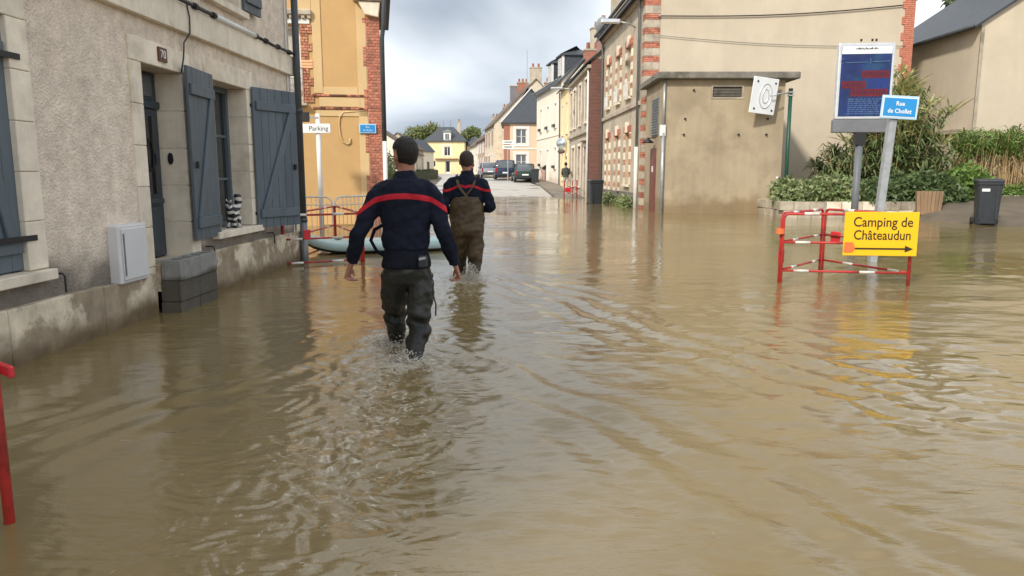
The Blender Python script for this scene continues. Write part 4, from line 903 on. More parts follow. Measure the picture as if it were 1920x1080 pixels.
# ================================================================== STREET FURNITURE
def work_barrier(label, posts, closed=False, top=.83, plates=(), tape=None, z0=-.3, rad=.0165):
    t_ = thing('work_barrier', label, 'barrier', (posts[0][0], posts[0][1], z0))
    O = Vector((posts[0][0], posts[0][1], z0)); pp = [Vector((x, y, 0)) for x, y in posts]
    n = len(pp); segs = [(i, (i + 1) % n) for i in range(n if closed else n - 1)]
    for i, j in segs:
        a, b = pp[i] - O, pp[j] - O; a.z = b.z = 0; d = (b - a).normalized(); a = a + d * .035; b = b - d * .035; L = (b - a).length; r = .07; H = top - z0
        m = MB(); path = [a, a + Vector((0, 0, H - r))]
        for q in range(1, 5): th = q / 5 * math.pi / 2; path.append(a + d * r * (1 - math.cos(th)) + Vector((0, 0, H - r + r * math.sin(th))))
        for q in range(0, 5): th = q / 5 * math.pi / 2; path.append(b - d * r * (1 - math.sin(th)) + Vector((0, 0, H - r + r * math.cos(th))))
        path += [b + Vector((0, 0, H - r)), b]
        m.tube(path, rad, 8)
        rails = [top - .34, top - .68]
        for z in rails: m.tube([a + Vector((0, 0, z - z0)), b + Vector((0, 0, z - z0))], .0135, 8)
        f = m.build('barrier_panel', redp, t_, smooth=True)
        for z, rr in [(top, .019)] + [(z, .016) for z in rails]:
            for c in ((.22, .70) if rr > .018 else (.16, .68)):
                p = a + (b - a) * c + Vector((0, 0, z - z0)); MB().tube([p - d * .085, p + d * .085], rr, 8).build('white_band', whitep, f, smooth=True)
    for (i, c, z, w, h) in plates:
        a, b = pp[i] - O, pp[(i + 1) % n] - O; d = (b - a).normalized(); p = a + (b - a) * c; p.z = 0; nn = Vector((d.y, -d.x, 0)); nn.z = 0
        m3 = Matrix((d, nn, Vector((0, 0, 1)))).transposed()
        MB().obox(p + nn * .03 + Vector((0, 0, z - z0)), (w, .02, h), m3).build('red_plate', redf, t_, bevel=.006)
    if tape:
        for (i, z) in tape:
            p = pp[i] - O; p.z = 0; MB().tube([p + Vector((0, 0, z - z0 - .03)), p + Vector((0, 0, z - z0 + .03))], .05, 8).build('orange_tape', orangep, t_)
    return t_
work_barrier('red and white folding barrier carrying the yellow camping sign', [(3.2, 8.82), (4.66, 8.55), (4.18, 9.95)], closed=True, plates=[(1, .86, .46, .17, .16), (2, .9, .30, .16, .16)], tape=[(0, .62)])
work_barrier('red and white folding barrier beside the downpipe of the grey house', [(-3.24, 10.35), (-2.2, 10.95), (-3.2, 13.4)], closed=True, top=.72, plates=[(0, .30, .44, .10, .14)])
work_barrier('red barrier post standing in the flood close to the grey house plinth', [(-1.865, 2.60), (-2.7, 3.2)], top=.62, plates=[(0, .02, .59, .14, .045)], rad=.019)
work_barrier('small red and white barrier standing by the wheelie bin at the edge of the flood', [(2.72, 39.2), (3.45, 39.4), (3.3, 40.6)], closed=True, top=.95, plates=[(0, .3, .45, .3, .22), (1, .4, .5, .3, .2)])
# camping sign
CS = thing('direction_sign', 'yellow sign reading Camping de Châteaudun with a black arrow', 'sign', (4.24, 8.50, .36), R(-7), None)
s_ = MB().box(-.405, .405, -.008, .008, 0, .505).build('panel', signy, CS, bevel=.004)
text('lettering', 'Camping de', .158, signk, CS, (.015, -.0105, .385), FR, .0015, sx=.86, bold=.001)
text('lettering', 'Châteaudun', .158, signk, CS, (.015, -.0105, .235), FR, .0015, sx=.82, bold=.001)
MB().add([(-.28, -.0155, .093), (.30, -.0155, .093), (.30, -.0155, .075), (-.28, -.0155, .075)], [(3, 2, 1, 0)]).add([(.27, -.016, .122), (.36, -.016, .084), (.27, -.016, .046)], [(2, 1, 0)]).build('arrow', signk, CS)
MB().prism([(-.40, .04), (-.30, .04), (-.275, .09), (-.30, .155), (-.39, .155)], -.0165, -.0125).build('orange_patch', orangep, CS)
# rue plate on a leaning post
RS = thing('street_name_sign', 'blue Rue de Chollet plate on a leaning square steel post', 'sign', (5.37, 11.0, -.34))
RS.rotation_euler = (0, R(3.6), R(-4))
BX('post', galv, RS, -.055, .055, -.055, .055, 0, 2.42, bevel=.01)
pt = MB().box(-.22, .30, -.105, -.085, 2.42, 2.75).build('plate', plateb, RS, bevel=.012, seg=2)
BX('plate_border', signw, pt, -.20, .28, -.1085, -.106, 2.445, 2.725, bevel=.03); BX('plate_field', signb, pt, -.188, .268, -.1115, -.109, 2.457, 2.713, bevel=.03)
text('lettering', 'Rue', .085, signw, pt, (.04, -.1135, 2.635), FR, .001, bold=.0015, sx=.92); text('lettering', 'de Chollet', .085, signw, pt, (.04, -.1135, 2.53), FR, .001, bold=.0015, sx=.92)
for z in (2.48, 2.68): BX('clamp', galv, RS, -.07, .07, -.0845, .065, z - .02, z + .02)
# blue information panel
IP = thing('information_panel', 'blue framed information panel on a grey post before the canes', 'sign', (7.33, 15.9, -.3), R(-6))
MB().tube([(0, 0, 0), (0, 0, 2.2)], .075, 14).build('post', M('grey_post', (.13, .14, .15), .5), IP, smooth=True)
fr = MB().box(-.56, .56, -.09, .05, 2.72, 4.26).build('frame', alu, IP, bevel=.02, seg=2)
BX('base_box', M('slate_grey_metal', (.16, .165, .18), .5), IP, -.58, .58, -.1, .06, 2.45, 2.715, bevel=.01); BX('collar', iron, IP, -.1, .1, -.09, .09, 2.19, 2.45)
ps = BX('poster', poster, fr, -.50, .50, -.097, -.0905, 2.78, 4.20)
BX('header_strip', signw, ps, -.495, .495, -.1, -.0975, 4.04, 4.195)
for i in range(17): BX('small_print', zincd, ps, -.22 + i * .026 + random.uniform(-.004, .004), -.2 + i * .026, -.102, -.1003, 4.125, 4.125 + random.uniform(.02, .045))
for x0, x1, z in [(-.08, .47, 3.63), (-.46, .02, 3.42), (-.28, .46, 3.26)]:
    BX('red_strip', posterr, ps, x0, x1, -.1005, -.0975, z - .075, z + .075)
    x = x0 + .06
    while x < x1 - .06:
        w_ = random.uniform(.03, .055); BX('red_letter', M('poster_dark', (.06, .01, .03), .4), ps, x, x + w_ * .7, -.103, -.1008, z - .04, z + .045); x += w_ + .014
m = MB(); m.tube([(-.46 + .04 * math.cos(a * .35 + .9), -.101, 3.90 + .05 * math.sin(a * .35 + .9)) for a in range(13)], .007, 5); m.tube([(-.42, -.101, 3.86), (.02, -.101, 3.87)], .012, 5); m.tube([(.08, -.101, 3.84), (.08, -.101, 3.95)], .01, 5); m.tube([(.12, -.101, 3.87), (.46, -.101, 3.885)], .014, 5); m.build('script_title', posterl, ps)
for i in range(8):
    z = 3.13 - i * .042; x = -.32
    while x < .36 - .05 * (i % 3):
        w_ = random.uniform(.03, .12); BX('small_print', posterl, ps, x, x + w_, -.1, -.0976, z - .010, z + .010); x += w_ + .022
for x in (-.1, .12, .2): BX('hanger', iron, fr, x - .015, x + .015, -.02, .02, 4.302, 4.35)
# green post with a sign seen from behind
GP = thing('sign_post', 'green post with the bare metal back of a square sign by the cabin', 'sign', (8.86, 24.18, -.3))
MB().tube([(0, 0, 0), (0, 0, 4.2)], .06, 12).build('post', greenp, GP, smooth=True); MB().tube([(0, 0, 4.2), (0, 0, 4.27)], .068, 12).build('post_cap', iron, GP)
sp = MB().box(-.46, .46, -.015, .015, -.56, .56).build('sign_back', M('pale_sign_back', (.72, .74, .75), .4, .08), GP, bevel=.05, seg=3); sp.location = (-.88, -.1, 4.03); sp.rotation_euler = (R(4), R(5), R(16))
for r1, r2 in ((.22, .38), (.10, .22)):
    MB().tube([(r1 * math.cos(a * math.pi / 12) + .05, -.018, r2 * math.sin(a * math.pi / 12)) for a in range(25)], .018, 8, cap=False).build('pressed_rib', alu, sp, smooth=True)
for x in (-.3, .35):
    for z in (-.42, .42): MB().ell((x, -.02, z), (.035, .02, .035), 8, 5).build('rivet', iron, sp, smooth=True)
MB().tube([(0, -.02, 4.12), (-.35, -.14, 4.10), (-.70, -.19, 4.02)], .022, 8).build('arm', galv, GP, smooth=True)
for z in (4.05, 4.15): BX('clamp', galv, GP, -.08, .1, -.075, .075, z - .02, z + .02)
# parking arrow
PS = thing('parking_sign', 'white Parking arrow sign on a white pole before the ochre house', 'sign', (-4.44, 17.3, -.3))
MB().tube([(0, 0, 0), (0, 0, 2.95)], .055, 12).build('pole', white, PS, smooth=True)
ar = MB().prism([(-.56, 2.615), (-.44, 2.51), (.28, 2.51), (.30, 2.53), (.30, 2.70), (.28, 2.72), (-.44, 2.72)], -.085, -.06).build('arrow_plate', signw, PS, bevel=.006)
text('lettering', 'Parking', .15, M('blue_black_print', (.02, .025, .05), .5), ar, (.03, -.0865, 2.612), FR, .001)
MB().add([(-.53, -.0865, 2.615), (-.44, -.0865, 2.70), (-.40, -.0865, 2.70), (-.49, -.0865, 2.615), (-.40, -.0865, 2.53), (-.44, -.0865, 2.53)], [(0, 5, 4, 3), (0, 3, 2, 1)]).build('arrow_head', signk, ar)
BX('upper_plate', iron, PS, -.62, -.17, -.085, -.06, 2.76, 2.98, bevel=.03); BX('bracket', galv, PS, -.2, .02, -.0595, -.045, 2.84, 2.88); BX('bracket', galv, PS, -.2, .06, -.0595, -.045, 2.60, 2.64)
# far direction sign and its post
FS = thing('far_direction_sign', 'white two plate direction sign by the parked cars', 'sign', (-.35, 63.0, float(ter(-.35, 63))))
MB().tube([(0, 0, 0), (0, 0, 3.3)], .05, 8).build('pole', galv, FS)
for z in (2.62, 3.02): pl_ = BX('arrow_plate', signw, FS, -.45, .5, -.08, -.05, z, z + .3); BX('print', zincm, pl_, -.3, .35, -.083, -.0802, z + .1, z + .2)
# crowd barriers
palegalv = M('pale_galvanised', (.62, .62, .58), .45, .15, 9, .1, 60, metal=.3)
def crowd_barrier(label, a, b, lean=0.0, z0=-.3):
    a = Vector((*a, 0)); b = Vector((*b, 0)); d = b - a; L = d.length; ang = math.atan2(d.y, d.x)
    t_ = thing('crowd_barrier', label, 'barrier', (a.x, a.y, z0), ang, 'crowd barriers at the ochre house'); t_.rotation_euler[0] = lean
    r = .16; path = [(0, 0, .2)] + [(r - r * math.cos(q), 0, 1.08 - r + r * math.sin(q)) for q in (0, .5, 1.0, 1.57)] + [(L - r + r * math.sin(q), 0, 1.08 - r + r * math.cos(q)) for q in (0, .5, 1.0, 1.57)] + [(L, 0, .2), (0, 0, .2)]
    MB().tube(path, .02, 8).tube([(0, 0, .9), (L, 0, .9)], .012, 6).build('frame', palegalv, t_, smooth=True)
    n = int(L / .115)
    for i in range(1, n): MB().tube([(L * i / n, 0, .2), (L * i / n, 0, 1.06 if .14 < L * i / n < L - .14 else .95)], .008, 5).build('bar', palegalv, t_)
    for x in (.25, L - .25): MB().tube([(x, -.3, 0.0), (x, 0, .2), (x, .3, 0.0)], .018, 6).build('foot', palegalv, t_)
crowd_barrier('galvanised crowd barrier standing upright behind the parking pole', (-6.2, 16.9), (-4.05, 16.75))
crowd_barrier('galvanised crowd barrier angled back towards the brick quoin', (-3.98, 16.7), (-3.15, 17.9))
# wheelie bins
def wheelie(label, loc, rz, w=.58, dpt=.70, h=1.07, sticker=True):
    t_ = thing('wheelie_bin', label, 'bin', loc, rz)
    m = MB(); b = .06
    def ring(z, sx, sy): return [(x * sx, y * sy, z) for x, y in ((-.5, -.42), (-.42, -.5), (.42, -.5), (.5, -.42), (.5, .42), (.42, .5), (-.42, .5), (-.5, .42))]
    m.rings([ring(.04, w * .78, dpt * .74), ring(.08, w * .8, dpt * .78), ring(.86 * h, w * .95, dpt * .95), ring(.875 * h, w * 1.02, dpt * 1.02), ring(.93 * h, w * 1.02, dpt * 1.02)])
    m.build('body', dkgrey, t_, bevel=.006)
    for x in (-.3, .3): BX('rib', dkgrey, t_, x * w - .02, x * w + .02, -dpt * .475, -dpt * .40, .15, .83 * h)
    m = MB(); m.rings([ring(.932 * h, w * 1.06, dpt * 1.06), ring(.96 * h, w * 1.06, dpt * 1.06), ring(.99 * h, w * .92, dpt * .95), ring(1.0 * h, w * .7, dpt * .75)]); ld = m.build('lid', dkgrey, t_, bevel=.008)
    MB().tube([(-w * .35, dpt * .56, .95 * h), (w * .35, dpt * .56, .95 * h)], .018, 8).build('handle', dkgrey, t_)
    for s in (-1, 1):
        wl = MB().tube([(s * w * .42, dpt * .40, .10), (s * w * .52, dpt * .40, .10)], .10, 16).build('wheel', rubber, t_)
    if sticker: MB().tube([(-.12 * w, -dpt * .475, .76 * h), (-.12 * w, -dpt * .463 - .03, .763 * h)], .001, 4); BX('sticker', signw, t_, -.30 * w, .0 * w, -dpt * .488, -dpt * .46, .73 * h, .79 * h, bevel=.004)
wheelie('dark grey wheelie bin at the end of the stone edging with white sticker', (12.1, 18.95, float(ter(12.1, 18.95)) - .01), R(-24), .58, .62, 1.18)
wheelie('dark grey wheelie bin standing in shallow water by the brown brick house', (3.62, 32.4, -.16), R(8), .60, .62, 1.2, False)
wheelie('dark bin on the road behind the green parked car', (1.78, 57.2, float(ter(1.78, 57.2)) + .014), R(-5), .58, .6, 1.15, False)
# paddle board afloat
def board():
    t_ = thing('paddle_board', 'pale turquoise inflatable paddle board floating by the ochre house', 'paddle board', (-3.48, 12.1, 0), math.atan2(.75, 2.45))
    L = 2.56; rt = []
    for i in range(25):
        s = i / 24; w = .40 * (1 - abs(2 * s - 1) ** 2.6) ** .55 + .015; lift = .03 + .17 * max(0, 1 - s / .28) ** 2
        th = .11 * min(1, .5 + 6 * min(s, 1 - s)); ring = []
        for k in range(16):
            a = 2 * math.pi * k / 16; ca, sa = math.cos(a), math.sin(a)
            ring.append((s * L, w * math.copysign(abs(ca) ** .6, ca), lift + .075 + th * math.copysign(abs(sa) ** .75, sa)))
        rt.append(ring)
    o = MB().rings(rt)
    for i, f in enumerate(o.f):
        zc = sum(o.v[k][2] for k in f) / len(f); xc = sum(o.v[k][0] for k in f) / len(f)
        s = xc / L; lift = .09 + .17 * max(0, 1 - s / .28) ** 2
        o.m[i] = 1 if zc < lift - .04 else 0
    o.build('hull', [boardm, boardd], t_, smooth=True)
    MB().box(.9, 2.1, -.22, .22, .206, .214).build('deck_pad', boardw, t_, bevel=.02)
    MB().tube([(.55, -.2, .24), (.8, .15, .18), (.55, .2, .24)], .008, 5).build('bungee', iron, t_)
board()

# ================================================================== CARS
def car(label, loc, rz, paint, L=3.9, W=1.68, H=1.45, van=False):
    t_ = thing('parked_car', label, 'car', loc, rz)
    def sec(y, hw, z0, z1, n=16, p=.35):
        r_ = []
        for k in range(n):
            a = 2 * math.pi * (k + .5) / n; ca, sa = math.cos(a), math.sin(a)
            r_.append((hw * math.copysign(abs(ca) ** p, ca), y, (z0 + z1) / 2 + (z1 - z0) / 2 * math.copysign(abs(sa) ** p, sa)))
        return r_
    hw = W / 2; zb = .60 * H
    MB().rings([sec(0, hw * .86, .34, zb * .92), sec(.05, hw * .95, .27, zb), sec(.5, hw, .22, zb + .02), sec(L * .5, hw, .2, zb), sec(L * .75, hw, .21, zb - .03), sec(L - .3, hw * .95, .24, zb - .16), sec(L - .02, hw * .8, .34, zb - .28)]).build('body', paint, t_, smooth=True)
    fy = .02 if van else .10
    g = MB().rings([sec(fy, hw * .86, zb - .05, zb + .02), sec(fy + (.12 if van else .3), hw * .82, zb - .05, H - .08), sec(fy + .7, hw * .80, zb - .05, H - .02), sec(L * .5, hw * .80, zb - .05, H - .03), sec(L * .70, hw * .84, zb - .06, zb + .06)]); g.build('cabin_glass', glassb, t_, smooth=True)
    MB().rings([sec(fy + (.13 if van else .32), hw * .80, H - .1, H - .055), sec(fy + .7, hw * .79, H - .06, H + .0), sec(L * .48, hw * .79, H - .07, H - .015), sec(L * .54, hw * .79, H - .12, H - .08)]).build('roof', paint, t_, smooth=True)
    for s in (-1, 1):
        MB().tube([(s * hw * .86, fy + .03, zb), (s * hw * .80, fy + (.16 if van else .34), H - .07)], .05, 6).build('pillar', paint, t_)
        MB().tube([(s * hw * .84, L * .70, zb), (s * hw * .79, L * .53, H - .08)], .035, 6).build('pillar', paint, t_)
        BX('tail_light', M('tail_light_red', (.30, .012, .012), .25), t_, s * hw * .84 - .09, s * hw * .84 + .07, -.015, .12, zb * .62, zb * .98, bevel=.02)
        BX('door_mirror', paint, t_, s * hw * 1.02 - .06, s * hw * 1.02 + .1, L * .62, L * .62 + .1, zb, zb + .14, bevel=.03)
        for y in (.68, L - .78):
            wl = MB().tube([(s * hw * .78, y, .30), (s * hw * 1.01, y, .30)], .30, 20).build('wheel', rubber, t_)
            MB().tube([(s * hw * 1.0, y, .30), (s * hw * 1.015, y, .30)], .19, 14).build('rim', alu, wl)
    BX('bumper', dkgrey, t_, -hw * .9, hw * .9, -.05, .2, .30, .50, bevel=.04); pl_ = BX('number_plate', signw, t_, -.26, .26, -.062, -.045, .52, .63)
    return t_
cgreen = M('dark_green_paint', (.022, .045, .038), .2, .05, spec=.6); cblue = M('dark_blue_paint', (.018, .03, .07), .2, .05, spec=.6); csilv = M('silver_paint', (.34, .36, .41), .3, .05, metal=.5)
car('dark green hatchback parked beside the white house', (1.05, 58.8, float(ter(1.05, 60)) + .02), R(5), cgreen, 3.9, 1.70, 1.46)
car('dark blue people carrier parked between the green and silver cars', (-.55, 63.6, float(ter(-.8, 65)) + .02), R(3), cblue, 4.2, 1.80, 1.66, True)
car('silver grey car parked beyond the blue people carrier', (-2.05, 71.0, float(ter(-2.6, 73)) + .02), R(8), csilv, 4.2, 1.74, 1.46)
# ================================================================== PEOPLE
def remesh(mb, voxel, it=4, name='m'):
    me = bpy.data.meshes.new(name); me.from_pydata(mb.v, [], mb.f); me.update()
    o = bpy.data.objects.new('tmp', me); C.objects.link(o)
    r_ = o.modifiers.new('r', 'REMESH'); r_.mode = 'VOXEL'; r_.voxel_size = voxel; r_.use_smooth_shade = True
    s_ = o.modifiers.new('s', 'SMOOTH'); s_.factor = .5; s_.iterations = it
    dg = bpy.context.evaluated_depsgraph_get(); m2 = bpy.data.meshes.new_from_object(o.evaluated_get(dg))
    bpy.data.objects.remove(o); bpy.data.meshes.remove(me); m2.name = name
    m2.polygons.foreach_set('use_smooth', [True] * len(m2.polygons))
    return m2
def patch(src, cond, off, name, snap=None):
    offf = off if callable(off) else (lambda c: off)
    """the faces of src where cond(centre), lifted by off along the normals"""
    used = {}; V = []; F = []; vs_ = src.vertices
    for p in src.polygons:
        if cond(p.center):
            f = []
            for i in p.vertices:
                if i not in used: used[i] = len(V); V.append(vs_[i].co + vs_[i].normal * offf(vs_[i].co))
                f.append(used[i])
            F.append(f)
    me = bpy.data.meshes.new(name); me.from_pydata([tuple(v) for v in V], [], F); me.update()
    if snap:
        cnt = {}
        for f in F:
            for a, b in zip(f, f[1:] + f[:1]): k = (min(a, b), max(a, b)); cnt[k] = cnt.get(k, 0) + 1
        for e_ in {i for k, c in cnt.items() if c == 1 for i in k}: me.vertices[e_].co = snap(me.vertices[e_].co)
    me.polygons.foreach_set('use_smooth', [True] * len(me.polygons))
    return me
def loft(mb, rings, n=20, p=.85):
    """rings: (centre, right vector, forward vector)"""
    out_ = []
    for c, rx, fy in rings:
        c, rx, fy = Vector(c), Vector(rx), Vector(fy); r_ = []
        for k in range(n):
            a = 2 * math.pi * k / n; ca, sa = math.cos(a), math.sin(a)
            r_.append(c + rx * math.copysign(abs(ca) ** p, ca) + fy * math.copysign(abs(sa) ** p, sa))
        out_.append(r_)
    mb.rings(out_)
def torso(mb, rows, grow=0.0, zmin=-9, zmax=9):
    loft(mb, [((cx, cy, z), (rx + grow, 0, 0), (0, ry + grow, 0)) for z, cx, cy, rx, ry in rows if zmin <= z <= zmax])
def hand(mb, w, d, fwd, side, s=1.0):
    """w wrist, d direction of the hand, fwd direction the palm curls to, side = towards the thumb"""
    w, d = Vector(w), Vector(d).normalized(); t_ = Vector(side); t_ = (t_ - d * t_.dot(d)).normalized(); c = Vector(fwd); c = (c - d * c.dot(d) - t_ * c.dot(t_)).normalized()
    loft(mb, [(w - d * .03, t_ * .026 * s, c * .02 * s), (w + d * .02 * s, t_ * .034 * s, c * .017 * s), (w + d * .085 * s, t_ * .042 * s, c * .015 * s), (w + d * .1 * s, t_ * .036 * s, c * .011 * s)], 12)
    for i, (o, l) in enumerate(((.031, .9), (.0105, 1.0), (-.0105, .95), (-.031, .75))):
        b = w + d * .092 * s + t_ * o * s; k = 1.15 + .1 * i
        p1 = b + (d * math.cos(k) + c * math.sin(k)) * .042 * l * s; p2 = p1 + (d * math.cos(k + .6) + c * math.sin(k + .6)) * .027 * l * s; p3 = p2 + (d * math.cos(k + 1.1) + c * math.sin(k + 1.1)) * .02 * l * s
        mb.tube([b - d * .02 * s, b, p1, p2, p3], [.009 * s, .0092 * s, .0085 * s, .0078 * s, .006 * s], 8)
    b = w + d * .03 * s + t_ * .028 * s
    mb.tube([b - t_ * .01, b + (d * .7 + t_ * .35 + c * .45) * .035 * s, b + (d * 1.3 + t_ * .15 + c * .9) * .042 * s], [.014 * s, .011 * s, .0085 * s], 8)
def head(mb, c, yaw, pitch=0.0, s=1.0):
    rot = Matrix.Rotation(yaw, 3, 'Z') @ Matrix.Rotation(pitch, 3, 'X'); c = Vector(c)
    def P(x, y, z): return c + rot @ Vector((x, y, z)) * s
    def E(x, y, z, a, b, d): mb.ell(P(x, y, z), (a * s, b * s, d * s), 18, 12, rot)
    E(0, -.010, .022, .081, .098, .094); E(0, -.012, -.01, .075, .086, .080); E(0, .03, -.03, .066, .068, .085); E(0, .045, -.085, .045, .045, .035); loft(mb, [(P(0, -.005, -.13), rot @ Vector((.053, 0, 0)), rot @ Vector((0, .056, 0))), (P(0, -.012, -.085), rot @ Vector((.054, 0, 0)), rot @ Vector((0, .060, 0))), (P(0, -.015, -.04), rot @ Vector((.062, 0, 0)), rot @ Vector((0, .072, 0))), (P(0, -.012, 0), rot @ Vector((.066, 0, 0)), rot @ Vector((0, .08, 0)))], 18)
    loft(mb, [(P(0, .102, .012), rot @ Vector((.009, 0, 0)), rot @ Vector((0, .008, 0))), (P(0, .112, -.015), rot @ Vector((.013, 0, 0)), rot @ Vector((0, .013, 0))), (P(0, .112, -.032), rot @ Vector((.016, 0, 0)), rot @ Vector((0, .012, 0)))], 8)
    for sd in (-1, 1): E(sd * .078, -.005, -.012, .010, .022, .034); E(sd * .03, .088, .012, .012, .008, .008)
    E(0, .094, -.058, .024, .009, .006); E(0, .093, -.07, .02, .009, .006); E(0, .085, .035, .05, .012, .01)
    return rot
def limb(mb, pts, rs, n=14): mb.tube(pts, rs, n)
def spline(pts, rs, k=4):
    P = [Vector(p) for p in pts]; o = []; r_ = []
    for i in range(len(P) - 1):
        p0, p1, p2, p3 = P[max(i - 1, 0)], P[i], P[i + 1], P[min(i + 2, len(P) - 1)]
        for j in range(k):
            t = j / k; o.append(.5 * ((2 * p1) + (p2 - p0) * t + (2 * p0 - 5 * p1 + 4 * p2 - p3) * t * t + (3 * p1 - p0 - 3 * p2 + p3) * t ** 3)); r_.append(rs[i] + (rs[i + 1] - rs[i]) * t)
    o.append(P[-1]); r_.append(rs[-1]); return o, r_
def wrinkle(me, amp, fz, fx, seed):
    rr = random.Random(seed); ph = [rr.uniform(0, 6) for _ in range(6)]
    cs = [v.normal.copy() for v in me.vertices]
    for v, nrm in zip(me.vertices, cs):
        x, y, z = v.co; a = amp * (math.sin(fz * z + 3 * math.sin(fx * x + ph[0]) + 2 * y * fx + ph[1]) * .6 + math.sin(fz * 1.9 * z - fx * 1.4 * x + 2.2 * math.sin(fx * y + ph[2]) + ph[3]) * .4)
        v.co = v.co + nrm * a
    me.update()

# ---- the nearer firefighter, striding away
F1 = thing('person', 'person in navy pullover with red chest stripe and charcoal waders, arms swinging', 'person', (-.755, 5.27, -.28))
T1 = [(.80, 0, 0, .145, .10), (.88, 0, -.01, .168, .125), (.96, .0, -.01, .163, .125), (1.06, .0, 0, .155, .115), (1.18, 0, .0, .156, .122), (1.32, .0, .0, .174, .13), (1.42, .0, -.005, .182, .125), (1.49, .0, -.005, .168, .108), (1.54, .0, 0, .118, .088), (1.58, .0, .005, .075, .072)]
SL, EL, WL = (-.172, -.005, 1.46), (-.315, -.07, 1.18), (-.40, .02, .95)
SR, ER, WR = (.172, -.005, 1.46), (.275, -.03, 1.165), (.335, .09, .935)
HL, KL, AL = (-.095, 0, .88), (-.125, .22, .50), (-.150, .40, .13)
HR_, KR, AR = (.095, 0, .88), (.085, -.02, .49), (.035, -.33, .13)
def shift(p, d): return tuple(a + b for a, b in zip(p, d))
body = MB(); torso(body, T1, -.03)
for s_, e_, w_, sd in ((SL, EL, WL, -1), (SR, ER, WR, 1)):
    p, r_ = spline([s_, e_, w_], [.045, .036, .026]); limb(body, p, r_)
    d = (Vector(w_) - Vector(e_)).normalized(); d = (d + Vector((sd * .1, .0, -.25))).normalized()
    hand(body, Vector(w_) + d * .03, d, (-sd * .8, .5, 0), (-sd * .2, 1, 0))
for h_, k_, a_ in ((HL, KL, AL), (HR_, KR, AR)): p, r_ = spline([h_, k_, a_], [.07, .05, .04]); limb(body, p, r_)
limb(body, [(0, 0, 1.46), (.0, .004, 1.55), (0, .012, 1.62)], [.075, .058, .053])
hr = head(body, (0, .02, 1.715), R(38), R(-3), 1.0)
bme = remesh(body, .005, 6, 'body'); bme.materials.append(skin); link('body', bme, F1)
hc = Vector((0, .02, 1.715)); hri = hr.transposed()
def hairc(c):
    q = hri @ (Vector(c) - hc)
    if q.z < -.115: return False
    side = q.y < (.022 if q.z < .035 else .02 + (q.z - .035) * 1.6)
    ear = abs(q.x) > .066 and -.035 < q.y < .03 and q.z < .03
    return q.z > -.083 + .35 * abs(q.x) and side and not ear and not (q.z < -.02 and q.y > -.03 + .2 * (-.02 - q.z))
def hairoff(c):
    q = hri @ (Vector(c) - hc); return .001 + .009 * min(1, max(0, (q.z + .09) / .06)) * min(1, max(0, (.05 + max(0, q.z - .03) * 1.6 - q.y) / .05))
hm = patch(bme, hairc, hairoff, 'hair'); hm.materials.append(hair); wrinkle(hm, .0012, 60, 55, 3); ho = link('hair', hm, F1)
pull = MB(); torso(pull, [(1.045, 0, -.005, .146, .116), (1.06, 0, -.005, .155, .123)] + [(1.095, 0, 0, .160, .123)] + T1[4:9], .012); loft(pull, [((0, 0, 1.52), (.11, 0, 0), (0, .085, 0)), ((0, .006, 1.57), (.074, 0, 0), (0, .07, 0)), ((0, .01, 1.598), (.066, 0, 0), (0, .064, 0))])
for s_, e_, w_ in ((SL, EL, WL), (SR, ER, WR)):
    sd = -1 if s_[0] < 0 else 1
    p, r_ = spline([(sd * .11, 0, 1.46), (sd * .178, -.005, 1.435), (s_[0] + (e_[0] - s_[0]) * .5, (s_[1] + e_[1]) / 2, (s_[2] + e_[2]) / 2), e_, tuple((Vector(e_) + Vector(w_)) / 2), tuple(Vector(w_) * .96 + Vector(e_) * .04), w_], [.075, .077, .067, .059, .053, .042, .046]); limb(pull, p, r_)
pme = remesh(pull, .008, 5, 'pullover'); wrinkle(pme, .0075, 24, 13, 5); wrinkle(pme, .003, 58, 25, 6); pme.materials.append(navy); link('pullover', pme, F1)
def sz1(x): ax = abs(x); return 1.425 - .9 * max(0, ax - .02) ** 2 - (0 if ax < .2 else (ax - .2) * .3)
st = patch(pme, lambda c: abs(c.z - sz1(c.x)) < .019 and abs(c.x) < .34, .003, 'stripe', lambda c: Vector((c.x, c.y, sz1(c.x) + math.copysign(.019, c.z - sz1(c.x)))) if abs(c.z - sz1(c.x)) > .008 else c)
st.materials.append(stripe); link('stripe', st, F1)
tr_ = MB(); torso(tr_, [(.915, 0, -.012, .168, .131), (.95, 0, -.012, .166, .131), (1.02, 0, -.005, .152, .12), (1.10, 0, 0, .145, .11)], .008); tme = remesh(tr_, .008, 4, 'trousers'); wrinkle(tme, .004, 24, 13, 15); tme.materials.append(M('navy_trousers', (.008, .010, .018), .8, .25, 12, .6, 14, spec=.2, bdist=.015)); link('trousers', tme, F1)
wd = MB(); torso(wd, [(.80, 0, 0, .155, .115), (.88, 0, -.01, .170, .126), (.95, 0, -.01, .164, .122)], .0)
for h_, k_, a_, sd in ((HL, KL, AL, -1), (HR_, KR, AR, 1)):
    kb = shift(k_, (0, -.02, .07)); mid = tuple((Vector(h_) + Vector(k_)) / 2); sh = tuple((Vector(k_) * .55 + Vector(a_) * .45))
    p, r_ = spline([shift(h_, (-sd * .005, 0, -.01)), mid, kb, k_, shift(sh, (0, .01, 0)), a_], [.102, .098, .083, .088, .066, .06]); limb(wd, p, r_)
wme = remesh(wd, .008, 6, 'waders'); wrinkle(wme, .009, 22, 11, 8); wrinkle(wme, .003, 55, 22, 9)
for v in wme.vertices:                                  # cloth bunched round the knees
    for k_ in (KL, KR):
        d = v.co.z - k_[2] - .03
        if abs(d) < .12 and abs(v.co.x - k_[0]) < .11: v.co += v.normal * .012 * math.cos(d * 60 + v.co.x * 22) * (1 - abs(d) / .12)
wme.materials.append(wader1); link('waders', wme, F1)
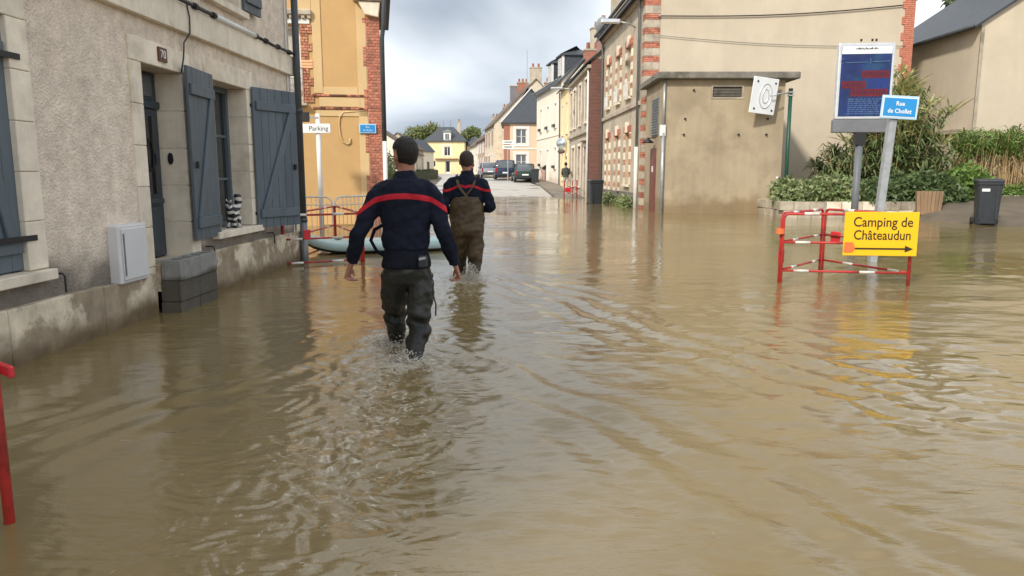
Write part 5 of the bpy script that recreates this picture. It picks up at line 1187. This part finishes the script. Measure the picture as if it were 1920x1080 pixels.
for a_, k_ in ((AL, KL), (AR, KR)):
    b_ = MB(); limb(b_, [shift(a_, (0, -.005, .06)), shift(a_, (0, 0, 0)), shift(a_, (0, .03, -.07))], [.062, .06, .055]); loft(b_, [(shift(a_, (0, -.06, -.085)), (.04, 0, 0), (0, 0, .045)), (shift(a_, (0, .03, -.085)), (.05, 0, 0), (0, 0, .045)), (shift(a_, (0, .14, -.095)), (.052, 0, 0), (0, 0, .032)), (shift(a_, (0, .19, -.1)), (.03, 0, 0), (0, 0, .022))], 12)
    bm_ = remesh(b_, .012, 3, 'boot'); bm_.materials.append(rubber); link('boot', bm_, F1)
rd_ = MB().box(.10, .165, -.165, -.12, .93, 1.015).build('radio_pouch', dkgrey, F1, bevel=.01)
MB().tube([(.17, -.1, .90), (.20, -.1, .82), (.195, -.1, .74), (.215, -.1, .66), (.212, -.1, .58)], .006, 6).build('cord', dkgrey, F1, smooth=True)
MB().tube([(.11, -.168, .99), (.155, -.166, 1.0)], .012, 8).build('radio_clip', galv, rd_)
MB().tube([(-.16, .08, .98), (-.23, .10, 1.02), (-.27, .09, 1.10), (-.235, .06, 1.18), (-.16, .03, 1.22)], .013, 8).build('strap', navy, F1, smooth=True)

# ---- the farther firefighter in bib waders
F2 = thing('person', 'person in brown bib waders with crossed straps over a navy red-striped pullover', 'person', (-.56, 9.22, -.27))
T2 = [(.80, 0, 0, .155, .11), (.88, 0, -.01, .18, .13), (.96, .0, -.01, .185, .13), (1.06, .0, 0, .18, .122), (1.18, 0, .0, .188, .125), (1.32, .0, .0, .204, .13), (1.42, .0, -.005, .21, .125), (1.49, .0, -.005, .185, .108), (1.54, .0, 0, .125, .088), (1.58, .0, .005, .075, .072)]
SL, EL, WL = (-.19, 0, 1.46), (-.285, -.06, 1.15), (-.19, .19, 1.08)
SR, ER, WR = (.19, 0, 1.46), (.30, -.05, 1.16), (.20, .20, 1.12)
HL, KL, AL = (-.095, 0, .88), (-.10, .17, .49), (-.09, .22, .12)
HR_, KR, AR = (.095, 0, .88), (.10, .03, .49), (.055, -.26, .13)
body = MB(); torso(body, T2, -.03)
for s_, e_, w_, sd in ((SL, EL, WL, -1), (SR, ER, WR, 1)):
    p, r_ = spline([s_, e_, w_], [.045, .036, .026]); limb(body, p, r_)
    d = (Vector(w_) - Vector(e_)).normalized(); hand(body, Vector(w_) + d * .03, d, (0, 0, -1), (-sd * .1, .1, 1))
for h_, k_, a_ in ((HL, KL, AL), (HR_, KR, AR)): p, r_ = spline([h_, k_, a_], [.07, .05, .04]); limb(body, p, r_)
limb(body, [(0, 0, 1.46), (.0, .004, 1.55), (0, .012, 1.62)], [.076, .06, .055])
hr = head(body, (0, .02, 1.722), R(6), R(-4), 1.08); hri = hr.transposed(); hc = Vector((0, .02, 1.725))
bme = remesh(body, .006, 3, 'body'); bme.materials.append(skin); link('body', bme, F2)
hm = patch(bme, hairc, lambda c: hairoff(c) * .4, 'hair'); hm.materials.append(hair2); ho = link('hair', hm, F2)
pull = MB(); torso(pull, [(.865, 0, -.01, .178, .13)] + T2[2:9], .01); loft(pull, [((0, 0, 1.52), (.11, 0, 0), (0, .085, 0)), ((0, .006, 1.58), (.076, 0, 0), (0, .07, 0)), ((0, .01, 1.605), (.072, 0, 0), (0, .067, 0))])
for s_, e_, w_ in ((SL, EL, WL), (SR, ER, WR)):
    sd = -1 if s_[0] < 0 else 1
    p, r_ = spline([(sd * .12, 0, 1.46), (sd * .195, -.005, 1.435), tuple((Vector(s_) + Vector(e_)) / 2), e_, tuple((Vector(e_) + Vector(w_)) / 2), w_], [.075, .08, .07, .06, .053, .044]); limb(pull, p, r_)
pme = remesh(pull, .009, 5, 'pullover'); wrinkle(pme, .008, 24, 13, 9); wrinkle(pme, .003, 55, 22, 2); pme.materials.append(navy); link('pullover', pme, F2)
def sz2(x): ax = abs(x); return 1.405 - .05 * ax + .02 * math.sin(ax * 22) - (0 if ax < .2 else (ax - .2) * .3)
st = patch(pme, lambda c: abs(c.z - sz2(c.x)) < .016 and abs(c.x) < .34, .003, 'stripe', lambda c: Vector((c.x, c.y, sz2(c.x) + math.copysign(.016, c.z - sz2(c.x)))) if abs(c.z - sz2(c.x)) > .007 else c)
st.materials.append(stripe); link('stripe', st, F2)
wd = MB(); torso(wd, [(.80, 0, 0, .165, .12), (.88, 0, -.01, .20, .145), (.97, 0, -.01, .195, .142), (1.06, 0, 0, .195, .14), (1.18, 0, 0, .192, .144), (1.25, 0, 0, .185, .146), (1.29, 0, 0, .172, .147)], .02)
for h_, k_, a_, sd in ((HL, KL, AL, -1), (HR_, KR, AR, 1)):
    mid = tuple((Vector(h_) + Vector(k_)) / 2); sh = tuple((Vector(k_) * .55 + Vector(a_) * .45))
    p, r_ = spline([shift(h_, (sd * .005, 0, -.01)), mid, shift(k_, (0, -.02, .06)), k_, shift(sh, (0, .01, 0)), a_], [.112, .108, .10, .092, .068, .058]); limb(wd, p, r_)
wme = remesh(wd, .01, 6, 'bib_waders'); wrinkle(wme, .012, 19, 10, 12); wrinkle(wme, .004, 48, 20, 4); wme.materials.append(wader2); link('bib_waders', wme, F2)
for sd in (-1, 1):
    pts = [(sd * .125, .10, 1.50), (sd * .12, .0, 1.56), (sd * .108, -.095, 1.50), (sd * .09, -.142, 1.43), (sd * .045, -.152, 1.36), (-sd * .005, -.158, 1.30), (-sd * .05, -.164, 1.22)]
    o = MB()
    p, _ = spline(pts, [1] * len(pts), 4)
    o.rings([[q + Vector((.016, .0, .004)), q + Vector((.016, -.006, .004)), q + Vector((-.016, -.006, -.004)), q + Vector((-.016, 0, -.004))] for q in p]); o.build('strap', wader2, F2)
for a_ in (AL, AR):
    b_ = MB(); limb(b_, [shift(a_, (0, -.005, .06)), a_, shift(a_, (0, .03, -.07))], [.062, .06, .055]); loft(b_, [(shift(a_, (0, -.06, -.085)), (.04, 0, 0), (0, 0, .045)), (shift(a_, (0, .03, -.085)), (.05, 0, 0), (0, 0, .045)), (shift(a_, (0, .14, -.095)), (.052, 0, 0), (0, 0, .032)), (shift(a_, (0, .19, -.1)), (.03, 0, 0), (0, 0, .022))], 12)
    bm_ = remesh(b_, .012, 3, 'boot'); bm_.materials.append(rubber); link('boot', bm_, F2)

# ---- small figures up the street
def far_person(label, loc, rz, pose, top, legs_, hairm=hair):
    t_ = thing('person', label, 'person', loc, rz); b = MB(); j = MB(); l = MB()
    if pose == 'bend':
        sp = [(0, 0, .85), (0, .08, 1.0), (0, .30, 1.13), (0, .48, 1.14)]; hd = (0, .66, 1.10); arms = [((s * .17, .45, 1.10), (s * .19, .52, .83), (s * .12, .60, .62)) for s in (-1, 1)]; pit = R(-65)
    else:
        sp = [(0, 0, .85), (0, 0, 1.0), (0, 0, 1.22), (0, 0, 1.44)]; hd = (0, .02, 1.64); arms = [((s * .18, 0, 1.38), (s * .25, -.03, 1.12), (s * .18, .16, .98)) for s in (-1, 1)]; pit = 0
    def rings(g):
        o = []
        for i, p in enumerate(sp):
            d = (Vector(sp[min(i + 1, 3)]) - Vector(sp[max(i - 1, 0)])).normalized(); f = Vector((1, 0, 0)).cross(d) * -1
            o.append((p, (((.17, .165, .19, .12)[i]) + g, 0, 0), f * ((.12, .115, .125, .08)[i] + g)))
        return o
    loft(b, rings(-.03)); loft(j, rings(.015))
    limb(b, [sp[3], hd], [.065, .055]); head(b, hd, 0, pit)
    for s_, e_, w_ in arms:
        limb(b, [s_, e_, w_], [.045, .035, .028]); limb(j, [s_, e_, tuple(Vector(w_) * .93 + Vector(e_) * .07)], [.075, .06, .048]); d = (Vector(w_) - Vector(e_)).normalized(); hand(b, Vector(w_) + d * .02, d, (0, 1, 0), (0, 1, .3), 1.05)
    for s in (-1, 1):
        kp = [(s * .09, 0, .86), (s * .10, .03, .48), (s * .10, -.02 + s * .06, .08)]
        limb(b, kp, [.07, .05, .04]); limb(l, kp, [.10, .078, .06]); loft(b, [((s * .1, -.08 + s * .06, .045), (.04, 0, 0), (0, 0, .045)), ((s * .1, .06 + s * .06, .04), (.048, 0, 0), (0, 0, .04)), ((s * .1, .17 + s * .06, .03), (.03, 0, 0), (0, 0, .025))], 10)
    loft(l, [((0, 0, .80), (.16, 0, 0), (0, .12, 0)), ((0, 0, .94), (.165, 0, 0), (0, .12, 0))])
    m1 = remesh(b, .011, 2, 'body'); m1.materials.append(skin); link('body', m1, t_)
    m2 = remesh(j, .014, 3, 'jacket'); m2.materials.append(top); link('jacket', m2, t_)
    m3 = remesh(l, .014, 3, 'trousers'); m3.materials.append(legs_); link('trousers', m3, t_)
    rot = (Matrix.Rotation(0, 3, 'Z') @ Matrix.Rotation(pit, 3, 'X')).transposed(); hv = Vector(hd)
    def cond(c):
        q = rot @ (Vector(c) - hv); return q.z > -.07 and q.y < .03 + max(0, q.z - .03) and q.length < .17
    m4 = patch(m1, cond, .012, 'hair'); m4.materials.append(hairm); link('hair', m4, t_)
blk = M('black_cloth', (.016, .016, .018), .9, .2, 10); olive = M('grey_jacket', (.07, .068, .062), .9, .2, 10); beige = M('pale_trousers', (.46, .42, .36), .9, .1, 10); pinkt = M('pink_trousers', (.50, .30, .27), .9, .1, 10); redj = M('dark_red_jacket', (.16, .03, .035), .9, .1, 10)
far_person('person in black top bending over by the white house wall', (2.45, 59.5, float(ter(1.6, 59.5)) + .13), R(-70), 'bend', blk, pinkt)
far_person('person in grey jacket and pale trousers standing behind the small red barrier', (3.28, 45.6, float(ter(2.4, 45.6)) + .13), R(10), 'stand', olive, beige)
far_person('person in dark red jacket walking near the silver car', (-4.15, 77, float(ter(-4.15, 77)) + .015), R(170), 'stand', redj, blk)

# ---- splashes kicked up by the boots
foamm = M('splash_water', (.78, .74, .66), .12, .2, 20, 0.0, spec=.7, trans=.35); foamm.node_tree.nodes['Principled BSDF'].inputs['Transmission Weight'].default_value = .15; foamm.node_tree.nodes['Principled BSDF'].inputs['IOR'].default_value = 1.33
def splash(cx, cy, n, rad, hgt, seed):
    r_ = random.Random(seed); m = MB()
    for i in range(n):
        a = r_.uniform(0, 6.283); d = abs(r_.gauss(rad * .5, rad * .45)); hh = hgt * r_.random() ** 2.2 * max(.12, 1 - d / (rad * 2.2))
        x, y = cx + d * math.cos(a), cy + d * math.sin(a) * 1.2
        if r_.random() < .40:
            w = r_.uniform(.003, .012) * (1.3 - min(1, d / (rad * 1.6))); rot = Matrix.Rotation(r_.uniform(0, 3), 3, 'Z') @ Matrix.Rotation(r_.uniform(-.6, .6), 3, 'X')
            m.ell((x, y, hh * .45 + .002), (w * r_.uniform(.8, 2.0), w * r_.uniform(.5, 1.1), w * r_.uniform(.3, .8)), 8, 5, rot)
        else:
            s = r_.uniform(.0015, .005); m.ell((x, y, hh + .002), (s * r_.uniform(1, 2), s, s * r_.uniform(.7, 1.8)), 6, 4)
    o = m.build('splash', foamm, None, smooth=True); o['kind'] = 'stuff'; return o
for i, (a, b, n, rd2, hg) in enumerate([(-.73, 5.03, 900, .14, .09), (-.90, 5.62, 1300, .19, .17), (-.50, 8.98, 1800, .13, .24), (-.65, 9.42, 500, .13, .08)]):
    o = splash(a, b, n, rd2, hg, 40 + i); tag(o, 'splash of muddy water kicked up by the {}'.format(['trailing boot of the person in charcoal waders', 'leading boot of the person in charcoal waders', 'trailing boot of the person in brown bib waders', 'leading boot of the person in brown bib waders'][i]), 'splash')

# ================================================================== PLANTS
def quads_mesh(name, P, D, Wd, mat, parent=None, bend=None, kind=None, **k):
    """leaves as blades: P base, D vector to the tip, Wd half width vector; a kink in the middle"""
    n = len(P); mid = P + D * .55 + (bend if bend is not None else 0) * .5; tip = P + D + (bend if bend is not None else 0) * -1.0
    V = np.stack([P - Wd * .35, P + Wd * .35, mid - Wd, mid + Wd, tip - Wd * .08, tip + Wd * .08], 1).reshape(-1, 3)
    i = np.arange(n)[:, None] * 6
    F = np.concatenate([i + [0, 1, 3, 2], i + [2, 3, 5, 4]], 0)
    me = bpy.data.meshes.new(name); me.from_pydata(V.tolist(), [], F.tolist()); me.materials.append(mat); me.update()
    return link(name, me, parent, kind=kind)
def unit(v): return v / (np.linalg.norm(v, axis=-1, keepdims=True) + 1e-9)
def leaf_cloud(name, clumps, n, size, mat, parent, flat=.3, seed=1, shellb=.55):
    r_ = np.random.default_rng(seed); w = np.array([c[3] * c[4] * c[5] for c in clumps]) ** .67; w = w / w.sum()
    idx = r_.choice(len(clumps), n, p=w); c = np.array(clumps)[idx]
    d = unit(r_.normal(size=(n, 3))); rad = shellb + (1.08 - shellb) * r_.random((n, 1)) ** .7
    P = c[:, :3] + d * rad * c[:, 3:6] * (1 + .18 * np.sin(5 * d[:, :1] + 3 * d[:, 1:2] + idx[:, None]))
    D = unit(d * .7 + r_.normal(size=(n, 3)) * .8 + [0, 0, -flat]) * size * r_.uniform(.6, 1.4, (n, 1))
    W = unit(np.cross(D, r_.normal(size=(n, 3)))) * size * .26 * r_.uniform(.7, 1.3, (n, 1))
    return quads_mesh(name, P, D, W, mat, parent, bend=np.stack([np.zeros(n), np.zeros(n), -np.abs(r_.normal(0, .12, n)) * size * -1], 1))
def tree(label, x, y, z, h, rx, n, size, mat, seed, ry=None):
    t_ = thing('tree', label, 'tree', (x, y, z), 0, 'trees beyond the houses'); r_ = random.Random(seed); m = MB(); cl = []
    m.tube([(0, 0, -.3), (.05, 0, h * .25), (0, .1, h * .5), (.1, 0, h * .8)], [.05 * h * .45, .018 * h, .013 * h, .004 * h], 8)
    for i in range(24):
        a = r_.uniform(0, 6.28); zz = r_.uniform(.32, .95); rr = rx * (1 - abs(zz - .55) * 1.1) * r_.uniform(.45, .85)
        px, py, pz = rr * math.cos(a), (ry or rx) / rx * rr * math.sin(a), h * zz
        m.tube([(0, 0, h * zz * .6), (px * .5, py * .5, h * zz * .85), (px, py, pz)], [.014 * h, .008 * h, .003 * h], 6)
        s = rx * r_.uniform(.18, .42); cl.append((px, py, pz, s, s, s * .8))
    cl.append((0, 0, h * .88, rx * .25, rx * .25, h * .1)); cl.append((0, 0, h * .6, rx * .45, rx * .45, h * .2))
    m.build('trunk', bark, t_, smooth=True); leaf_cloud('crown', cl, n, size, mat, t_, seed=seed)
tree('broad tree with yellowing crown rising left of the yellow house', -17.0, 150, 0.0, 9.9, 5.0, 11000, .5, treel, 3)
tree('smaller dark tree between the cottages and the yellowing tree', -21.5, 140, 1.0, 7.0, 2.8, 5000, .45, hedgel, 4)
tree('round dark tree above the far terraced roofs', -9.0, 165, .3, 10.8, 3.3, 7000, .55, treel, 5)
tree('dark tree behind the chimney of the yellow house', -12.2, 172, .3, 10.6, 3.0, 6000, .55, hedgel, 6)
tree('low round tree behind the small grey gabled house', -24, 120, 1.2, 6.5, 2.6, 5000, .45, treel, 8)
tree('dark pointed tree just visible above the slate roof beyond the reeds', 22.3, 38.5, .4, 13.4, 1.3, 4000, .28, hedgel, 9)
wood = leaf_cloud('far_wood', [(x, 260 + 8 * math.sin(x), 5 + 1.5 * math.sin(x * .3), 9, 6, 6.5 + 2 * math.sin(x * .7)) for x in range(-110, 60, 9)], 14000, 1.1, hedgel, None, seed=12); wood['kind'] = 'stuff'; tag(wood, 'distant wood closing the horizon behind the yellow house', 'trees')
hd_ = thing('hedge', 'tall dark clipped hedge behind the ochre house corner', 'hedge', (-7.2, 38, -.2))
leaf_cloud('foliage', [(x * .3 - yy * .12, yy, z, .75, .9, .8) for yy in range(-6, 12) for x in (-1, 1) for z in (.5, 1.3, 2.0)], 16000, .13, hedgel, hd_, seed=14, shellb=.5)
m = MB()
for yy in range(-6, 12): m.tube([(-yy * .12, yy, -.1), (-yy * .12, yy + .05, 1.8)], [.05, .02], 5)
m.build('stems', bark, hd_)
lw = thing('garden_wall', 'low mossy garden wall on the far left of the road', 'wall', (-7.1, 69, 0))
MB().add([(0, 0, .5), (.3, 0, .5), (-2.7, -18, .0), (-2.4, -18, .0), (0, 0, 1.62), (.3, 0, 1.62), (-2.7, -18, 1.2), (-2.4, -18, 1.2)], [(0, 1, 5, 4), (1, 3, 7, 5), (3, 2, 6, 7), (2, 0, 4, 6), (4, 5, 7, 6)]).build('wall', M('mossy_wall', (.10, .105, .06), .95, .4, 3, .5, 12), lw)
leaf_cloud('moss', [(-.1 - k * .15, -k, 1.55 - k * .023, .35, .55, .16) for k in range(18)], 5000, .1, hedgel, lw, seed=15)

# ---- planting bed on the right
def gz(x, y): return float(ter(x, y))
ed = thing('stone_edging', 'low edging of rough pale stones along the planting bed', 'edging', (8.2, 22.2, -.3))
x = 0.0
for row in range(3):
    x = -.1 * row
    while x < 4.9:
        w_ = random.uniform(.28, .52); piece('stone', stoneg if random.random() < .6 else tuffeau, ed, x, x + w_ - .015, -.12 + random.uniform(-.03, .03) + row * .03, .25, row * .26, row * .26 + .25); x += w_
for row in range(3):
    y = .27
    while y < 3.0:
        w_ = random.uniform(.3, .5); piece('stone', stoneg, ed, -.1 + random.uniform(-.03, .02), .2, y, y + w_ - .015, row * .26, row * .26 + .25); y += w_
ed2 = thing('stone_edging', 'short edging of rough pale stones under the reeds by the wheelie bin', 'edging', (14.75, 23.6, .1))
for row in range(2):
    x = -.1 * row
    while x < 4.0:
        w_ = random.uniform(.3, .5); piece('stone', stoneg if random.random() < .6 else tuffeau, ed2, x, x + w_ - .015, -.1 + random.uniform(-.03, .03), .25, row * .26, row * .26 + .25); x += w_
BX('planting_bed', soil, None, 8.42, 14.5, 22.42, 27.7, -.3, .42, kind='structure'); 
BX('planting_bed', soil, None, 14.8, 22, 23.82, 26.6, -.1, .62, kind='structure')
wp = thing('wooden_planter', 'tapered wooden planter of upright boards against the stone edging', 'planter', (12.1, 21.6, 0.06), R(-20))
for i in range(7):
    p_ = MB().add([(-.30 + i * .086, -.13, .06), (-.30 + i * .086 + .078, -.13, .06), (-.35 + i * .1 + .092, -.16, .74), (-.35 + i * .1, -.16, .74), (-.30 + i * .086, -.10, .06), (-.30 + i * .086 + .078, -.10, .06), (-.35 + i * .1 + .092, -.13, .74), (-.35 + i * .1, -.13, .74)], [(0, 1, 2, 3), (5, 4, 7, 6), (0, 4, 5, 1), (1, 5, 6, 2), (2, 6, 7, 3), (3, 7, 4, 0)]).build('board', woodm, wp)
MB().add([(-.3, -.098, .06), (.3, -.098, .06), (.3, .12, .06), (-.3, .12, .06), (-.35, -.128, .72), (.35, -.128, .72), (.35, .15, .72), (-.35, .15, .72)], [(1, 2, 6, 5), (2, 3, 7, 6), (3, 0, 4, 7), (4, 5, 6, 7), (0, 1, 5, 4)]).build('box', woodm, wp)
for s in (-.22, .22): BX('foot', iron, wp, s - .05, s + .05, -.1, .1, -.02, .06)
BX('soil', soil, wp, -.3, .3, -.10, .12, .70, .735)
def mound(label, cl, n, size, seed, mat=leafa):
    x = sum(c[0] for c in cl) / len(cl); y = sum(c[1] for c in cl) / len(cl)
    t_ = thing('shrub', label, 'shrub', (x, y, .4), 0, 'shrubs in the planting bed')
    leaf_cloud('foliage', [(c[0] - x, c[1] - y, c[2] - .4, c[3], c[4], c[5]) for c in cl], n, size, mat, t_, seed=seed, shellb=.6)
    m = MB()
    for c in cl:
        for k in range(5): a = k * 1.26; m.tube([(c[0] - x, c[1] - y, -.05), (c[0] - x + c[3] * .5 * math.cos(a), c[1] - y + c[4] * .5 * math.sin(a), c[2] - .4 + c[5] * .4)], [.02, .006], 5)
    m.build('stems', bark, t_)
mound('wide pale green spreading shrub between the cabin and the grey panel post', [(8.95, 22.9, .62, .75, .6, .38), (9.7, 22.8, .72, .8, .65, .45), (10.4, 23.0, .65, .6, .6, .42), (8.7, 23.4, .75, .5, .5, .35)], 5500, .16, 21)
mound('dark leafy shrub between the leaning post and the wooden planter', [(11.0, 22.7, .62, .6, .55, .42), (11.6, 22.9, .75, .6, .6, .5), (12.6, 22.7, .75, .75, .6, .55), (13.2, 22.6, .6, .5, .5, .45), (12.7, 22.3, .42, .4, .3, .35)], 8000, .15, 22, M('dark_shrub_leaf', (.10, .145, .055), .5, .45, 3, 0, trans=.25))
mound('small bright grassy shrub at the foot of the reeds', [(13.9, 23.0, .85, .6, .5, .6), (14.4, 23.3, .8, .5, .5, .5)], 3500, .2, 23, leafc)
mound('low bright green cover under the reeds', [(15.3, 23.9, .68, .6, .4, .22), (16.3, 23.9, .68, .7, .4, .22), (17.4, 23.9, .68, .7, .4, .22), (18.6, 23.9, .68, .7, .4, .22)], 4500, .13, 24, leafc)
def blades(name, bases, tips_fn, parent, mat, per, length, width, seed, zr=(.2, 1.0), droop=.35):
    r_ = np.random.default_rng(seed); P = []; D = []; Bd = []
    for (b, t_) in bases:
        b = np.array(b); t_ = np.array(t_); s = r_.uniform(zr[0], zr[1], per); P.append(b + (t_ - b) * s[:, None])
        a = r_.uniform(0, 6.283, per); up = r_.uniform(.15, .9, per); D.append(np.stack([np.cos(a), np.sin(a), up], 1) * length * r_.uniform(.6, 1.3, (per, 1)) * (1.15 - .5 * s[:, None]))
    P = np.concatenate(P); D = np.concatenate(D); n = len(P)
    W = unit(np.cross(D, [0, 0, 1.0]) + r_.normal(size=(n, 3)) * .15) * width * r_.uniform(.7, 1.3, (n, 1))
    return quads_mesh(name, P, D, W, mat, parent, bend=np.stack([np.zeros(n), np.zeros(n), droop * length * r_.uniform(.4, 1.4, n)], 1))
def cane(label, cx, cy, rx, ry, n, hmin, hmax, seed, plume=0, z0=.4):
    t_ = thing('giant_cane', label, 'cane', (cx, cy, z0), 0, 'canes behind the information panel'); r_ = random.Random(seed); st_ = []; m = MB(); pl2 = []
    for i in range(n):
        a = r_.uniform(0, 6.28); q = math.sqrt(r_.random()); bx_, by_ = q * rx * .5 * math.cos(a), q * ry * .5 * math.sin(a); h = r_.uniform(hmin, hmax) * (1 - .35 * q); tx, ty = bx_ * 2.2 + r_.gauss(0, .12), by_ * 2.0 + r_.gauss(0, .1)
        st_.append(((bx_, by_, 0), (tx, ty, h))); m.tube([(bx_, by_, -.05), ((bx_ + tx) / 2 - .03, (by_ + ty) / 2, h * .55), (tx, ty, h)], [.016, .012, .005], 5)
        if i < plume: pl2.append(((tx, ty, h * .88), (tx, ty, h)))
    m.build('stems', reedst, t_); blades('leaves', st_, None, t_, leafb, 30, .55, .032, seed, (.12, 1.0), .32)
    if pl2: blades('pale_leaves', pl2, None, t_, leafp, 12, .62, .034, seed + 1, (0, 1), .04)
cane('tall variegated cane clump with pale yellow tips beside the blue panel', 12.6, 24.8, 1.4, 1.0, 130, 2.3, 4.7, 31, 70)
cane('lower dark cane thicket behind the grey panel post', 11.2, 24.9, 1.0, .8, 40, 1.4, 2.4, 32)
cane('arching cane clump leaning towards the reeds', 13.7, 24.6, .9, .8, 34, 1.5, 2.7, 33)
def palm(label, x, y, h, seed):
    t_ = thing('cabbage_palm', label, 'palm', (x, y, .38), 0, 'small palms against the cream gable'); m = MB(); r_ = np.random.default_rng(seed)
    m.tube([(0, 0, -.05), (.03, 0, h * .5), (0, .02, h)], [.045, .03, .03], 8); m.tube([(.02, 0, h * .45), (.16, .0, h * .75), (.22, .02, h * .85)], [.025, .02, .02], 6); m.build('stem', bark, t_)
    P = []; D = []
    for c, nn, sz in (((0, .02, h), 90, .48), ((.22, .02, h * .85), 60, .38)):
        a = r_.uniform(0, 6.283, nn); e2 = r_.uniform(-.6, 1.2, nn); P.append(np.tile(c, (nn, 1))); D.append(np.stack([np.cos(a) * np.cos(e2), np.sin(a) * np.cos(e2), np.sin(e2)], 1) * sz * r_.uniform(.7, 1.2, (nn, 1)))
    P = np.concatenate(P); D = np.concatenate(D); n = len(P); W = unit(np.cross(D, r_.normal(size=(n, 3)))) * .018
    quads_mesh('fronds', P, D, W, cabbage, t_, bend=np.stack([np.zeros(n), np.zeros(n), np.full(n, .1)], 1))
palm('shorter spiky palm against the cream gable nearest the cabin', 10.15, 25.1, 1.15, 41)
palm('taller spiky palm between the shorter palm and the canes', 10.75, 25.0, 1.6, 42)
def reeds(label, x0, x1, y, seed):
    t_ = thing('reed_clump', label, 'reeds', ((x0 + x1) / 2, y, .58), 0, 'reeds before the slate roofed house'); r_ = random.Random(seed); m = MB(); st_ = []
    for i in range(int((x1 - x0) * 85)):
        bx_ = r_.uniform(x0, x1) - (x0 + x1) / 2; by_ = r_.uniform(-.4, .5); h = r_.uniform(1.55, 2.15); tx = bx_ + r_.gauss(0, .1); ty = by_ + r_.gauss(-.05, .1)
        m.tube([(bx_, by_, -.05), ((bx_ + tx) / 2, by_, h * .5), (tx, ty, h)], [.014, .011, .006], 4); st_.append(((bx_, by_, 0), (tx, ty, h)))
    m.build('stems', reedst, t_); blades('leaves', st_, None, t_, leafc, 12, .5, .02, seed, (.68, 1.0), .16); blades('dry_leaves', st_[::2], None, t_, reedst, 4, .5, .014, seed + 5, (.1, .6), .5)
reeds('dense reed clump starting beside the arching canes', 14.55, 15.9, 24.5, 51); reeds('dense reed clump in the middle of the bed before the slate roofed house', 15.9, 17.4, 24.5, 52); reeds('dense reed clump at the far right end of the bed', 17.4, 19.2, 24.5, 53)
for i, (x, y, lab) in enumerate([(4.55, 29.5, 'tuft of weeds at the foot of the tall house downpipe'), (4.42, 33.0, 'tuft of weeds at the foot of the tall house facade')]):
    t_ = thing('weed', lab, 'weeds', (x, y, -.12)); leaf_cloud('leaves', [(0, k * .5, .2, .2, .4, .3) for k in range(4)], 900, .13, leafa, t_, seed=60 + i)
